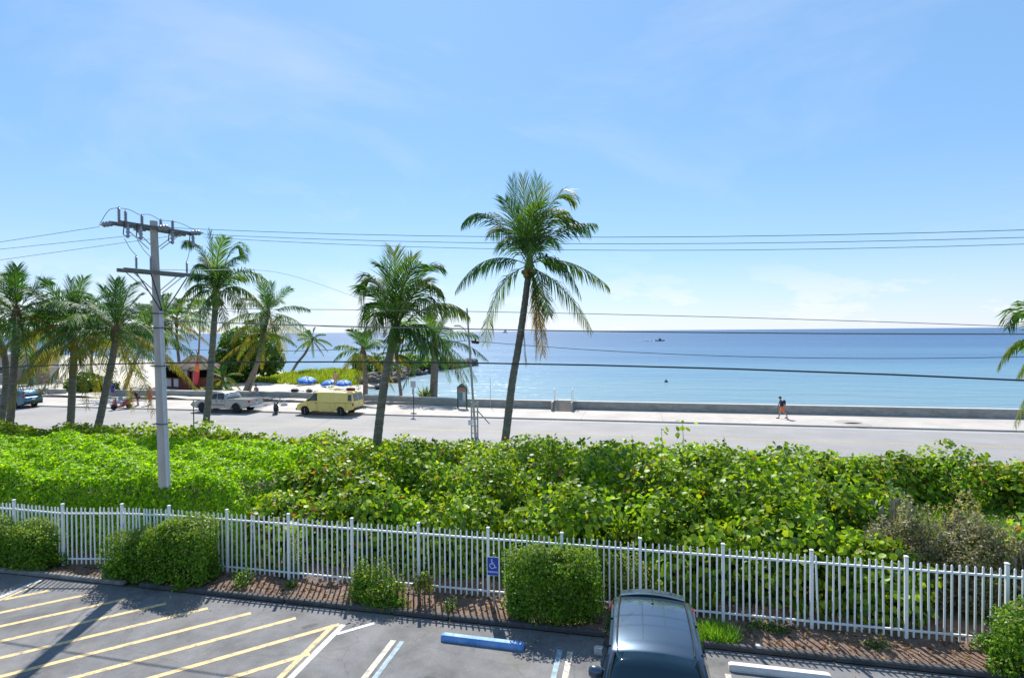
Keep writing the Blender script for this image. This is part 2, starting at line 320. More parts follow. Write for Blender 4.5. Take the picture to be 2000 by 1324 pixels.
wall('seawall', [(-26, 49.6), (-14, 47.95), (-6.85, 47.75)], .72, .38, 'grey concrete sea wall between the yellow van and the steps')
wall('seawall', [(-55.6, 49.6), (-44, 50.3), (-34, 50.5), (-26.02, 49.62)], .75, .4, 'low grey wall along the sandy beach behind the pickup')
wall('seawall', [(-140, 49.6), (-61, 49.5)], .75, .4, 'low grey wall at far left behind the blue SUV')

# sea
def sea_mat():
    m = bpy.data.materials.new('sea_water'); m.use_nodes = True; n = m.node_tree.nodes; l = m.node_tree.links; b = n['Principled BSDF']
    b.inputs['Roughness'].default_value = .3; b.inputs['IOR'].default_value = 1.333; b.inputs['Specular IOR Level'].default_value = .4
    t = n.new('ShaderNodeTexCoord'); s = n.new('ShaderNodeSeparateXYZ'); l.new(t.outputs['Object'], s.inputs[0])
    # depth of the water: pale over the sandy shallows, bluer further out, with weed and sand patches
    mp_ = n.new('ShaderNodeMapping'); mp_.inputs['Scale'].default_value = (.003, .022, 1); l.new(t.outputs['Object'], mp_.inputs[0])
    a = n.new('ShaderNodeTexNoise'); a.inputs['Scale'].default_value = 1; a.inputs['Detail'].default_value = 6; l.new(mp_.outputs[0], a.inputs['Vector'])
    lg = n.new('ShaderNodeMath'); lg.operation = 'LOGARITHM'; lg.inputs[1].default_value = 10; l.new(s.outputs[1], lg.inputs[0])
    ad = n.new('ShaderNodeMath'); ad.operation = 'MULTIPLY_ADD'; l.new(a.outputs['Fac'], ad.inputs[0]); ad.inputs[1].default_value = .85; l.new(lg.outputs[0], ad.inputs[2])
    mr = n.new('ShaderNodeMapRange'); l.new(ad.outputs[0], mr.inputs[0]); mr.inputs[1].default_value = 2.05; mr.inputs[2].default_value = 3.25
    r_ = n.new('ShaderNodeValToRGB'); l.new(mr.outputs[0], r_.inputs[0]); e = r_.color_ramp.elements
    e[0].position = 0; e[0].color = (.14, .235, .275, 1); e[1].position = 1; e[1].color = (.012, .06, .16, 1)
    for p, c in ((.22, (.115, .22, .275)), (.38, (.08, .18, .265)), (.6, (.032, .10, .205))):
        q = e.new(p); q.color = (*c, 1)
    l.new(r_.outputs[0], b.inputs['Base Color'])
    h = None; out = None
    for sc_, st, dist in (((.09, .34, .3), .8, .6), ((.5, 1.4, 1), .7, .16), ((2.2, 5, 2), .5, .03)):
        k = n.new('ShaderNodeMapping'); k.inputs['Scale'].default_value = sc_; k.inputs['Rotation'].default_value = (0, 0, R(6)); l.new(t.outputs['Object'], k.inputs[0])
        w_ = n.new('ShaderNodeTexNoise'); w_.inputs['Scale'].default_value = 1; w_.inputs['Detail'].default_value = 4; w_.inputs['Distortion'].default_value = .6; l.new(k.outputs[0], w_.inputs['Vector'])
        bn = n.new('ShaderNodeBump'); bn.inputs['Strength'].default_value = st; bn.inputs['Distance'].default_value = dist; l.new(w_.outputs['Fac'], bn.inputs['Height'])
        if out: l.new(out, bn.inputs['Normal'])
        out = bn.outputs[0]
    l.new(out, b.inputs['Normal']); return m
SEAZ = -.9
struct(MB().add([(-60000, 48.2, SEAZ), (60000, 48.2, SEAZ), (60000, 60000, SEAZ), (-60000, 60000, SEAZ)], [(0, 1, 2, 3)]).build('sea', sea_mat()))

# beach: a sand sheet that dips under the water along its shore line
shore = np.array([(-260, 48.3), (-11, 48.3), (-13.5, 52), (-18, 56.5), (-23, 58), (-28, 58.5), (-32.5, 62), (-34.5, 68), (-35.5, 78), (-40, 88), (-48, 92), (-58, 92), (-66, 90), (-76, 94), (-92, 106), (-130, 132), (-200, 160), (-260, 170)])
gx = np.arange(-250, -8, 1.0); gy = np.arange(48.3, 172, 1.0); XX, YY = np.meshgrid(gx, gy); P = np.stack([XX.ravel(), YY.ravel()], 1)
inside = np.zeros(len(P), bool); dmin = np.full(len(P), 1e9)
for a, b in zip(shore, np.roll(shore, -1, 0)):
    c = ((a[1] > P[:, 1]) != (b[1] > P[:, 1])); xi = (b[0]-a[0])*(P[:, 1]-a[1])/(b[1]-a[1]+1e-12)+a[0]; inside ^= c & (P[:, 0] < xi)
    if abs(a[1]-48.3) < .01 and abs(b[1]-48.3) < .01: continue
    d = b-a; tt = np.clip(((P-a)@d)/(d@d), 0, 1); dmin = np.minimum(dmin, np.linalg.norm(P-a-tt[:, None]*d, axis=1))
sdist = np.where(inside, dmin, -dmin)
zz = np.clip(-.9+sdist*.22, -2.2, .25)+np.where(inside, .10*np.sin(P[:, 0]*.5)*np.sin(P[:, 1]*.43)+.04*np.sin(P[:, 0]*1.7+P[:, 1]), 0)
zz = np.minimum(zz, .42)
V = np.stack([P[:, 0], P[:, 1], zz], 1); i = (np.arange(len(gy)-1)[:, None]*len(gx)+np.arange(len(gx)-1)[None]).ravel()
F = np.stack([i, i+1, i+1+len(gx), i+len(gx)], 1); F = F[(zz[F] > -1.6).any(1)]
struct(npmesh('beach', V, F, SAND, smooth=True))
def beach_z(x, y):
    ix = int(np.clip(round(x-gx[0]), 0, len(gx)-1)); iy = int(np.clip(round(y-gy[0]), 0, len(gy)-1)); return float(zz[iy*len(gx)+ix])

# ------------------------------------------------------------------ fence
FH = 1.85
ftop = [(-66, 969), (27, 975), (122, 983), (238, 983), (330, 992), (443, 996), (563, 1002), (687, 1009), (817, 1018), (953, 1027), (1097, 1036), (1250, 1047), (1412, 1060), (1585, 1073), (1770, 1087), (1967, 1101)]
posts = []
for k, (px, py) in enumerate(ftop):
    p = G(px, py, FH)
    Y = p[1]
    if k >= 4: Y = 13.6
    p = PY(px, py, Y); posts.append(Vector((p[0], p[1], 0)))
posts.append(posts[-1]+Vector((1.86, 0, 0))); posts.append(posts[-1]+Vector((1.86, 0, 0)))
fence = empty('picket_fence', posts[8], label='long white metal picket fence between the parking lot and the shrubs', cat='fence')
def fpart(mb, name): return mb.build(name, WHITE, fence, loc=-Vector(fence.location))
pick = MB(); pick.box((0, 0, .9), (.036, .026, 1.62)); pick.add([(-.018, -.013, 1.711), (.018, -.013, 1.711), (.018, .013, 1.711), (-.018, .013, 1.711), (0, 0, 1.745)], [(0, 1, 4), (1, 2, 4), (2, 3, 4), (3, 0, 4)])
proto = None; nar = 0
off = Vector(fence.location)
for k, p in enumerate(posts):
    m = MB(); m.box((p.x, p.y, .9), (.068, .068, 1.82), bev=.006); m.box((p.x, p.y, 1.835), (.084, .084, .03), bev=.008); fpart(m, 'post')
    if k == len(posts)-1: break
    q = posts[k+1]; d = (q-p); ln = d.length; d.normalize(); rz = math.atan2(d.y, d.x)
    for z in (1.56, .24):
        a, b = p+d*.036, q-d*.036
        fpart(MB().bar((a.x, a.y, z), (b.x, b.y, z), .034, .042 if z > 1 else .038), 'rail')
    n = 13
    for j in range(1, n):
        c = p+d*(ln*j/n)
        if proto is None: proto = pick.build('picket', WHITE, fence); o = proto
        else: o = copy_obj(proto, fence)
        o.location = Vector((c.x+random.uniform(-.004, .004), c.y-.0, random.uniform(-.008, .008)))-off
        k_b = 2.5 if random.random() < .07 else 1; o.rotation_euler = (random.gauss(0, .005)*k_b, random.gauss(0, .006)*k_b, rz)

# ------------------------------------------------------------------ wheel stops and sign
def wheel_stop(x, y, ln, m, label, dz=0):
    o = empty('wheel_stop', (x, y, 0), R(dz), label, 'wheel stop')
    pr = [(-.09, 0), (.09, 0), (.09, .05), (.06, .125), (-.06, .125), (-.09, .05)]
    b = MB(); n = len(pr); q = []
    for s, e in ((-ln/2, .85), (-ln/2+.05, 1), (ln/2-.05, 1), (ln/2, .85)): q += [(s, u*e, v*(e if v > .1 else 1)+.002) for u, v in pr]
    f = [tuple(range(n-1, -1, -1)), tuple(range(3*n, 4*n))]+[(r*n+i, r*n+(i+1) % n, r*n+n+(i+1) % n, r*n+n+i) for r in range(3) for i in range(n)]
    b.add(q, f).build('bar', m, o)
    for s in (-ln*.32, ln*.32): MB().lathe([(.018, .124), (.018, .131), (.006, .133)], (s, 0, 0), 8).build('anchor_pin', STEEL, o)
def blue_stop():
    return mat('blue_stop', (.04, .18, .50), .6, var=.2, scale=5, bump=.3, bscale=30, col2=(.20, .38, .66))
p = G(942, 1250, .08)
wheel_stop(p[0], p[1], 1.85, blue_stop(), 'blue painted concrete wheel stop below the accessible parking sign', -1)
wheel_stop(2.72, 11.78, 1.85, mat('stop_white', (.62, .60, .57), .8, var=.12, scale=6, bump=.3), 'white concrete wheel stop right of the parked blue SUV')
wheel_stop(.06, 11.82, 1.85, mat('stop_grey', (.42, .42, .41), .85, var=.2, scale=6), 'grey wheel stop end showing beside the parked blue SUV')

sp = PY(963, 1105, 13.05)
sg = empty('accessible_parking_sign', (sp[0], 13.05, .05), 0, 'blue wheelchair parking sign on a thin post by the fence', 'sign')
MB().box((.02, 0, .68), (.035, .02, 1.4)).build('post', STEEL, sg)
SGZ = float(sp[2])-.05
BLUE = mat('sign_blue', (.01, .06, .42), .4); SW = mat('sign_white', (.75, .77, .8), .4)
def rrect(w_, h_, r_):
    pts = []
    for cx_, cz_, a0 in ((w_/2-r_, h_/2-r_, 0), (-w_/2+r_, h_/2-r_, 90), (-w_/2+r_, -h_/2+r_, 180), (w_/2-r_, -h_/2+r_, 270)):
        pts += [(cx_+r_*math.cos(R(a0+t)), cz_+r_*math.sin(R(a0+t))) for t in (0, 30, 60, 90)]
    return pts
def offs(poly, dz): return [(u, v+dz) for u, v in poly]
panel = MB().prism(offs(rrect(.29, .45, .02), SGZ), -.016, -.012, 'y').build('border', SW, sg)
MB().prism(offs(rrect(.272, .432, .015), SGZ), -.018, -.0165, 'y').build('panel', BLUE, sg)
sy = MB(); yy = -.0195; cz = SGZ+.03
arc = [(-.015+.062*math.cos(R(t)), yy, cz-.015+.062*math.sin(R(t))) for t in range(118, 352, 13)]
sy.tube(arc, .0085, 6); sy.lathe([(.019, -.001), (.019, .001)], (-.028, yy, cz+.125), 12, Matrix.Rotation(R(90), 3, 'X'))
sy.tube([(-.026, yy, cz+.098), (-.022, yy, cz+.02), (.038, yy, cz+.014), (.062, yy, cz-.06), (.088, yy, cz-.05)], .0105, 6); sy.tube([(-.024, yy, cz+.06), (.03, yy, cz+.058)], .008, 6)
sy.v = [(a, yy+(b-yy)*.12, c) for a, b, c in sy.v]
sy.build('wheelchair_symbol', SW, sg)
tx = bpy.data.curves.new('lettering', 'FONT'); tx.body = 'PARKING'; tx.size = .062; tx.align_x = 'CENTER'; tx.extrude = .0005; tx.offset = .0012
tmp = bpy.data.objects.new('lettering_curve', tx); COL.objects.link(tmp); tx.materials.append(SW); bpy.context.view_layer.update()
me = bpy.data.meshes.new_from_object(tmp.evaluated_get(bpy.context.evaluated_depsgraph_get())); bpy.data.objects.remove(tmp); me.name = 'lettering'
to = bpy.data.objects.new('lettering', me); COL.objects.link(to); to.parent = sg; to.rotation_euler = (R(90), 0, 0); to.location = (0, -.0195, SGZ-.155)

# ------------------------------------------------------------------ vehicles: x forward, y left
def ext(prof, W, lv=9, inset=.035, crown=0, zc=None, rnd=.10):
    """loft a side profile (x,z) across the width; W(x,z) half width; rounded shoulder at the sides"""
    mb = MB(); n = len(prof); q = []
    ca = sum(a for a, b in prof)/n; cb = sum(b for a, b in prof)/n
    ts = [-1, -.985]+[-.95+1.9*k/(lv-1) for k in range(lv)]+[.985, 1]
    for t in ts:
        e = max(0, (abs(t)-.9)/.1); e = e*e
        for a, b in prof:
            d = math.hypot(a-ca, b-cb); f = 1-inset*e/max(d, .3)
            z = cb+(b-cb)*f; x_ = ca+(a-ca)*f
            if crown and b > (zc or cb): z -= crown*t*t
            q.append((x_, t*W(a, b), z))
    m = len(ts); f = [(r*n+i, r*n+(i+1) % n, r*n+n+(i+1) % n, r*n+n+i) for r in range(m-1) for i in range(n)]
    f += [tuple(range(n-1, -1, -1)), tuple(range((m-1)*n, m*n))]
    mb.add(q, f); return mb
def arch(cx_, r_, z0, cz_=None):
    cz_ = r_-.03 if cz_ is None else cz_
    pts = []
    for t in range(-10, 191, 20):
        a = R(180-t); x_, z = cx_+r_*math.cos(a), cz_+r_*math.sin(a)
        pts.append((x_, max(z, z0)))
    return pts      # left-to-right
def wheel(parent, x, y, r, wd, tyre=RUBBER, rim=None, spokes=7):
    o = empty('wheel', (x, y, r)); o.parent = parent; s = 1 if y > 0 else -1; M = Matrix.Rotation(R(90), 3, 'X'); h = wd/2
    MB().lathe([(r*.62, -h), (r*.93, -h), (r, -h*.7), (r, h*.7), (r*.93, h), (r*.62, h)], (0, 0, 0), 24, M).build('tyre', tyre, o, 40)
    m = MB(); m.lathe([(r*.60, -h*.75), (r*.64, -h*.8), (r*.64, h*.8), (r*.60, h*.75)], (0, 0, 0), 24, M)
    for k in range(spokes):
        a = 2*math.pi*k/spokes; m.bar((r*.08*math.cos(a), s*h*.72, r*.08*math.sin(a)), (r*.6*math.cos(a), s*h*.82, r*.6*math.sin(a)), .03, r*.2)
    m.lathe([(r*.17, -.02), (r*.17, .02), (r*.1, .035)], (0, s*h*.8, 0), 12, M); m.build('rim', rim or CHROME, o, 40)
def sidepanel(poly, W, off, s, dx=0, steps=1):
    return [(a, s*(W(a, b)+off), b) for a, b in poly]
def glass_side(parent, poly, W, m=GLASSD, name='side_window', off=.006):
    for s in (-1, 1):
        o = MB(); q = sidepanel(poly, W, off, s); q2 = sidepanel(poly, W, off-.03, s); n = len(q)
        o.add(q+q2, [tuple(range(n)), tuple(range(2*n-1, n-1, -1))]+[(i, (i+1) % n, n+(i+1) % n, n+i) for i in range(n)]); o.build(name, m, parent)
def cross_glass(parent, p0, p1, W, name, m=GLASSD, off=.008, side=.93, crown=0, nx=9, nz=4, bow=0):
    """windscreen between profile points p0 (low) and p1 (high)"""
    nn = Vector((p1[1]-p0[1], -(p1[0]-p0[0]))).normalized()
    if nn.y < 0: nn = -nn
    q = []
    for j in range(nz+1):
        t = j/nz; a = p0[0]+(p1[0]-p0[0])*t; b = p0[1]+(p1[1]-p0[1])*t
        for k in range(nx):
            u = (-1+2*k/(nx-1))
            r_ = side-(.04 if j in (0, nz) else 0)
            q.append((a+nn.x*(off+bow*(1-u*u)), u*r_*W(a, b), b+nn.y*(off+bow*(1-u*u))-crown*u*u*t))
    f = [(j*nx+k, j*nx+k+1, j*nx+nx+k+1, j*nx+nx+k) for j in range(nz) for k in range(nx-1)]
    o = MB().add(q, f).build(name, m, parent, 60); sm = o.modifiers.new('s', 'SOLIDIFY'); sm.thickness = .012; sm.offset = -1 if name != 'x' else 0
    return o
def paint(name, col, metal=.5, rough=.35): return mat(name, col, rough, metal, .5, coat=.8)
RED = mat('tail_red', (.42, .015, .02), .2, coat=.5); LAMPW = mat('lamp_clear', (.7, .72, .75), .15, coat=.5)
AMBER = mat('lamp_amber', (.7, .25, .03), .25)
def mirror(parent, x, y, z, m, k=1):
    for s in (-1, 1):
        o = MB().lathe([(.02, -.1), (.075, -.085), (.10, -.02), (.10, .05), (.07, .09), (.02, .1)], (0, 0, 0), 12, Matrix.Rotation(R(90), 3, 'X'))
        o.v = [(a*.62, b, c*.85) for a, b, c in o.v]; o.box((.0, -s*.12, -.03), (.05, .1, .04)); o.v = [(a*k, b*k, c*k) for a, b, c in o.v]; o.build('door_mirror', m, parent, 50, loc=(x, s*y, z))

# --- near SUV, backed in towards the fence, nose out of the picture
def near_suv():
    o = empty('parked_suv', (.30, 9.35, 0), R(-90), 'dark blue SUV backed towards the fence, seen from above', 'SUV')
    pm = paint('suv_blue', (.05, .08, .12), .7, .28); hw = .91
    Lr, Lf = -2.2, 2.2
    def W(x, z):
        e = 1.0
        if x < -1.7: e -= .10*((-1.7-x)/.5)**2
        if x > 1.5: e -= .16*((x-1.5)/.7)**2
        b = hw*e*(1-.03*max(0, (.55-z)))
        if z > 1.0: b -= (z-1.0)*.31+.02*max(0, z-1.5)
        return b
    low = [(Lr, .42), (Lr-.02, .62), (Lr+.04, .95), (Lr+.10, 1.06), (-1.0, 1.07), (0, 1.06), (.95, 1.05), (1.2, 1.0), (1.75, .93), (2.08, .82), (2.18, .68), (Lf, .5), (2.14, .3)]
    low += [(1.75, .24)]+arch(1.33, .37, .24, .33)[::-1]+[(-.9, .24)]+arch(-1.30, .37, .24, .33)[::-1]+[(-1.75, .3)]
    ext(low, W, 9, .05).build('body', pm, o, 38)
    cab = [(Lr+.10, 1.04), (Lr+.17, 1.30), (Lr+.34, 1.56), (Lr+.5, 1.625), (-1.2, 1.66), (-.6, 1.685), (-.05, 1.675), (.16, 1.645), (.22, 1.625), (.55, 1.36), (.95, 1.04)]
    ext(cab, W, 13, .045, crown=.05, zc=1.3).build('cabin', pm, o, 40)
    glass_side(o, [(.02, 1.10), (.74, 1.10), (.50, 1.34), (.22, 1.54), (.04, 1.56)], W)
    glass_side(o, [(-.92, 1.10), (-.04, 1.10), (-.02, 1.56), (-.85, 1.56)], W)
    glass_side(o, [(-1.80, 1.18), (-1.0, 1.12), (-.93, 1.56), (-1.5, 1.52)], W)
    cross_glass(o, (1.0, 1.05), (.225, 1.632), W, 'windscreen', mat('windscreen_glass', (.005, .018, .032), .06, 0, .35), side=.955, crown=.05, bow=.025, off=.01)
    cross_glass(o, (Lr+.11, 1.12), (Lr+.32, 1.53), W, 'rear_window', side=.86, crown=.03)
    # spoiler, tail lamps, rails, ribs, antenna, mirrors, dash
    q = MB(); qs = []
    for k in range(11):
        u = -1+.2*k; yw = u*.60; xo = Lr+.16+.06*u*u; zo = 1.615-.045*u*u
        qs += [(xo+.25, yw, zo+.03), (xo, yw, zo+.02), (xo-.03, yw, zo-.01), (xo, yw, zo-.035), (xo+.25, yw, zo-.03)]
    f = [(k*5+i, k*5+(i+1) % 5, k*5+5+(i+1) % 5, k*5+5+i) for k in range(10) for i in range(5)]+[(4, 3, 2, 1, 0), tuple(range(50, 55))]
    q.add(qs, f).build('spoiler', pm, o, 50)
    MB().box((Lr+.125, 0, 1.59), (.02, .3, .025)).build('brake_lamp', RED, o)
    for s in (-1, 1):
        m = MB(); m.add([(Lr+.02, s*.70, 1.08), (Lr+.10, s*.835, 1.08), (Lr+.30, s*.865, 1.12), (Lr+.40, s*.82, 1.3), (Lr+.22, s*.77, 1.38), (Lr+.07, s*.70, 1.30),
               (Lr+.12, s*.6, .92), (Lr+.2, s*.7, .92), (Lr+.4, s*.75, 1.06), (Lr+.48, s*.7, 1.2), (Lr+.36, s*.68, 1.25), (Lr+.2, s*.6, 1.18)],
              [(0, 1, 2, 3, 4, 5), (11, 10, 9, 8, 7, 6)]+[(i, (i+1) % 6, 6+(i+1) % 6, 6+i) for i in range(6)]); m.build('tail_lamp', RED, o)
        MB().tube([(-1.72, s*.60, 1.612), (-1.2, s*.615, 1.645), (-.6, s*.62, 1.668), (-.02, s*.612, 1.655), (.18, s*.60, 1.625)], .012, 6).build('roof_trim', BLACKP, o)
        MB().tube([(.90, s*.80, 1.08), (.55, s*.715, 1.365), (.24, s*.64, 1.60)], .016, 6).build('pillar_trim', BLACKP, o)
        for yy_, nm in ((.19, 'roof_rib'),):
            MB().tube([(-1.55, s*yy_, 1.636), (-1.2, s*yy_, 1.657), (-.6, s*yy_, 1.682), (-.12, s*yy_, 1.676)], [.004, .011, .011, .004], 6).build(nm, pm, o, 60)
        MB().box((1.95, s*.62, .74), (.2, .3, .16), rz=-s*.35, bev=.03).build('headlamp', LAMPW, o)
        for xx in (-.55, .42): MB().box((xx, s*(W(xx, .98)-.012), .93), (.17, .03, .03), bev=.01).build('door_handle', pm, o)
        for xx in (-.98, -.03, .92): MB().box((xx, s*(W(xx, .8)-.002), .70), (.008, .006, .5)).build('door_seam', BLACKP, o)
    mirror(o, .32, .935, 1.28, pm, 1.2)
    MB().tube([(-1.42, 0, 1.64), (-1.62, 0, 1.86)], [.006, .003], 6).build('antenna', BLACKP, o)
    MB().lathe([(.03, 0), (.022, .02), (.01, .03)], (-1.42, 0, 1.638), 10).build('antenna_base', BLACKP, o)
    for s in (-1, 1):
        MB().tube([(1.02, s*.1+.06, 1.06), (.86, s*.12+.33, 1.165)], .009, 5).build('wiper', BLACKP, o)
    for x_ in (1.33, -1.30):
        for s in (-1, 1): wheel(o, x_, s*.78, .345, .22)
near_suv()

def suv_far(loc, rz, label):
    o = empty('suv', loc, rz, label, 'SUV'); pm = paint('suv_teal', (.045, .15, .24), .5, .3); hw = .91
    def W(x, z): return hw*(1-(.10*max(0, abs(x)-1.7)**2))-max(0, z-1.0)*.3
    low = [(-2.25, .45), (-2.28, .7), (-2.2, 1.0), (-2.1, 1.06), (0, 1.02), (1.0, .99), (1.9, .86), (2.2, .68), (2.25, .4), (1.75, .25)]+arch(1.35, .37, .25, .34)[::-1]+[(-.9, .25)]+arch(-1.3, .37, .25, .34)[::-1]+[(-1.8, .3)]
    ext(low, W, 7, .05).build('body', pm, o, 38)
    cab = [(-2.12, 1.03), (-1.95, 1.35), (-1.72, 1.6), (-1.2, 1.67), (-.4, 1.69), (.15, 1.62), (.6, 1.36), (1.05, 1.0)]
    ext(cab, W, 7, .04, .04, 1.3).build('cabin', pm, o, 40)
    glass_side(o, [(.0, 1.06), (.8, 1.06), (.5, 1.36), (.15, 1.55), (.02, 1.56)], W); glass_side(o, [(-.95, 1.06), (-.06, 1.06), (-.05, 1.56), (-.9, 1.57)], W); glass_side(o, [(-1.85, 1.25), (-1.02, 1.08), (-.98, 1.56), (-1.5, 1.54)], W)
    cross_glass(o, (1.03, 1.03), (.17, 1.61), W, 'windscreen'); cross_glass(o, (-2.1, 1.1), (-1.76, 1.56), W, 'rear_window', side=.88)
    for s in (-1, 1):
        MB().box((-2.1, s*.76, 1.12), (.2, .14, .4), bev=.03).build('tail_lamp', RED, o); MB().box((2.05, s*.6, .74), (.2, .3, .14), rz=-s*.4, bev=.03).build('headlamp', LAMPW, o)
        for xx in (-.5, .45): MB().box((xx, s*(hw+.012), .93), (.17, .03, .03), bev=.01).build('door_handle', pm, o)
    MB().box((-2.26, 0, .5), (.1, 1.66, .26), bev=.04).build('rear_bumper', BLACKP, o); MB().box((-2.285, 0, .85), (.012, .32, .15)).build('number_plate', SW, o)
    mirror(o, .82, .98, 1.08, pm)
    for x_ in (1.35, -1.3):
        for s in (-1, 1): wheel(o, x_, s*.78, .345, .22)
b = G(57, 797.5)
suv_far((-56.9, 41.6, .006), R(180), 'teal blue SUV driving left on the road at the far left')

def pickup(loc, rz):
    o = empty('pickup_truck', loc, rz, 'silver pickup truck with open bed parked along the promenade', 'pickup'); pm = paint('pickup_silver', (.42, .41, .385), .4, .38); hw = .97
    def W(x, z): return hw*(1-.07*max(0, abs(x)-2.1)**2)-max(0, z-1.08)*.26
    low = [(-2.85, .62), (-2.86, .9), (-2.84, 1.12), (-.72, 1.12), (-.7, 1.1), (1.15, 1.1), (1.35, 1.08), (2.3, 1.0), (2.62, .88), (2.7, .6), (2.66, .42), (2.3, .38)]+arch(1.78, .45, .38, .40)[::-1]+[(-1.1, .38)]+arch(-1.62, .45, .38, .40)[::-1]+[(-2.3, .45)]
    ext(low, W, 7, .05).build('body', pm, o, 38)
    MB().box((-1.78, 0, 1.105), (2.0, 1.62, .04)).build('bed_floor', BLACKP, o)
    for s in (-1, 1): MB().box((-1.78, s*.88, 1.145), (2.12, .12, .07), bev=.02).build('bed_rail', pm, o)
    MB().box((-2.83, 0, .95), (.06, 1.7, .5), bev=.02).build('tailgate', pm, o); MB().box((-.78, 0, 1.14), (.08, 1.7, .06)).build('bed_front', pm, o)
    cab = [(-.70, 1.08), (-.62, 1.4), (-.45, 1.68), (-.2, 1.76), (.4, 1.76), (.68, 1.70), (1.02, 1.38), (1.36, 1.06)]
    ext(cab, W, 7, .04, .035, 1.4).build('cabin', pm, o, 40)
    glass_side(o, [(.30, 1.16), (1.12, 1.16), (.72, 1.56), (.60, 1.64), (.32, 1.65)], W); glass_side(o, [(-.46, 1.16), (.22, 1.16), (.24, 1.65), (-.33, 1.64)], W)
    cross_glass(o, (1.33, 1.1), (.70, 1.69), W, 'windscreen'); cross_glass(o, (-.69, 1.16), (-.47, 1.64), W, 'rear_window', side=.88)
    for s in (-1, 1):
        MB().box((-2.80, s*.90, 1.0), (.14, .13, .2), bev=.02).build('tail_lamp', RED, o); MB().box((2.58, s*.68, .82), (.16, .32, .2), bev=.03).build('headlamp', LAMPW, o)
        MB().box((.4, s*(hw+.006), .70), (1.7, .02, .06)).build('side_moulding', BLACKP, o)
        for xx in (.34, -.2): MB().box((xx, s*(hw+.012), 1.0), (.16, .03, .04), bev=.01).build('door_handle', BLACKP, o)
        for xx in (-.52, .27, 1.28): MB().box((xx, s*(hw-.001), .8), (.012, .01, .6)).build('door_seam', BLACKP, o)
    MB().box((-2.93, 0, .6), (.16, 1.8, .17), bev=.04).build('rear_bumper', CHROME, o); MB().box((2.7, 0, .56), (.16, 1.8, .2), bev=.05).build('front_bumper', CHROME, o)
    MB().box((2.66, 0, .84), (.06, .95, .2), bev=.02).build('grille', DARKM, o)
    mirror(o, 1.05, 1.06, 1.2, BLACKP)
    MB().box((-2.875, 0, .78), (.012, .32, .15)).build('number_plate', SW, o); MB().box((-2.87, 0, 1.02), (.02, .2, .06)).build('tailgate_handle', BLACKP, o)
    for s in (-1, 1):
        for x_ in (1.78, -1.62):
            MB().tube([(x_+.47*math.cos(a), s*(hw-.012), .40+.47*math.sin(a)) for a in np.linspace(-.15, math.pi+.15, 13)], .028, 6).build('arch_trim', BLACKP, o)
    for x_ in (1.78, -1.62):
        for s in (-1, 1): wheel(o, x_, s*.82, .39, .25, spokes=6)
pickup((-34.55, 42.4, .006), R(180))

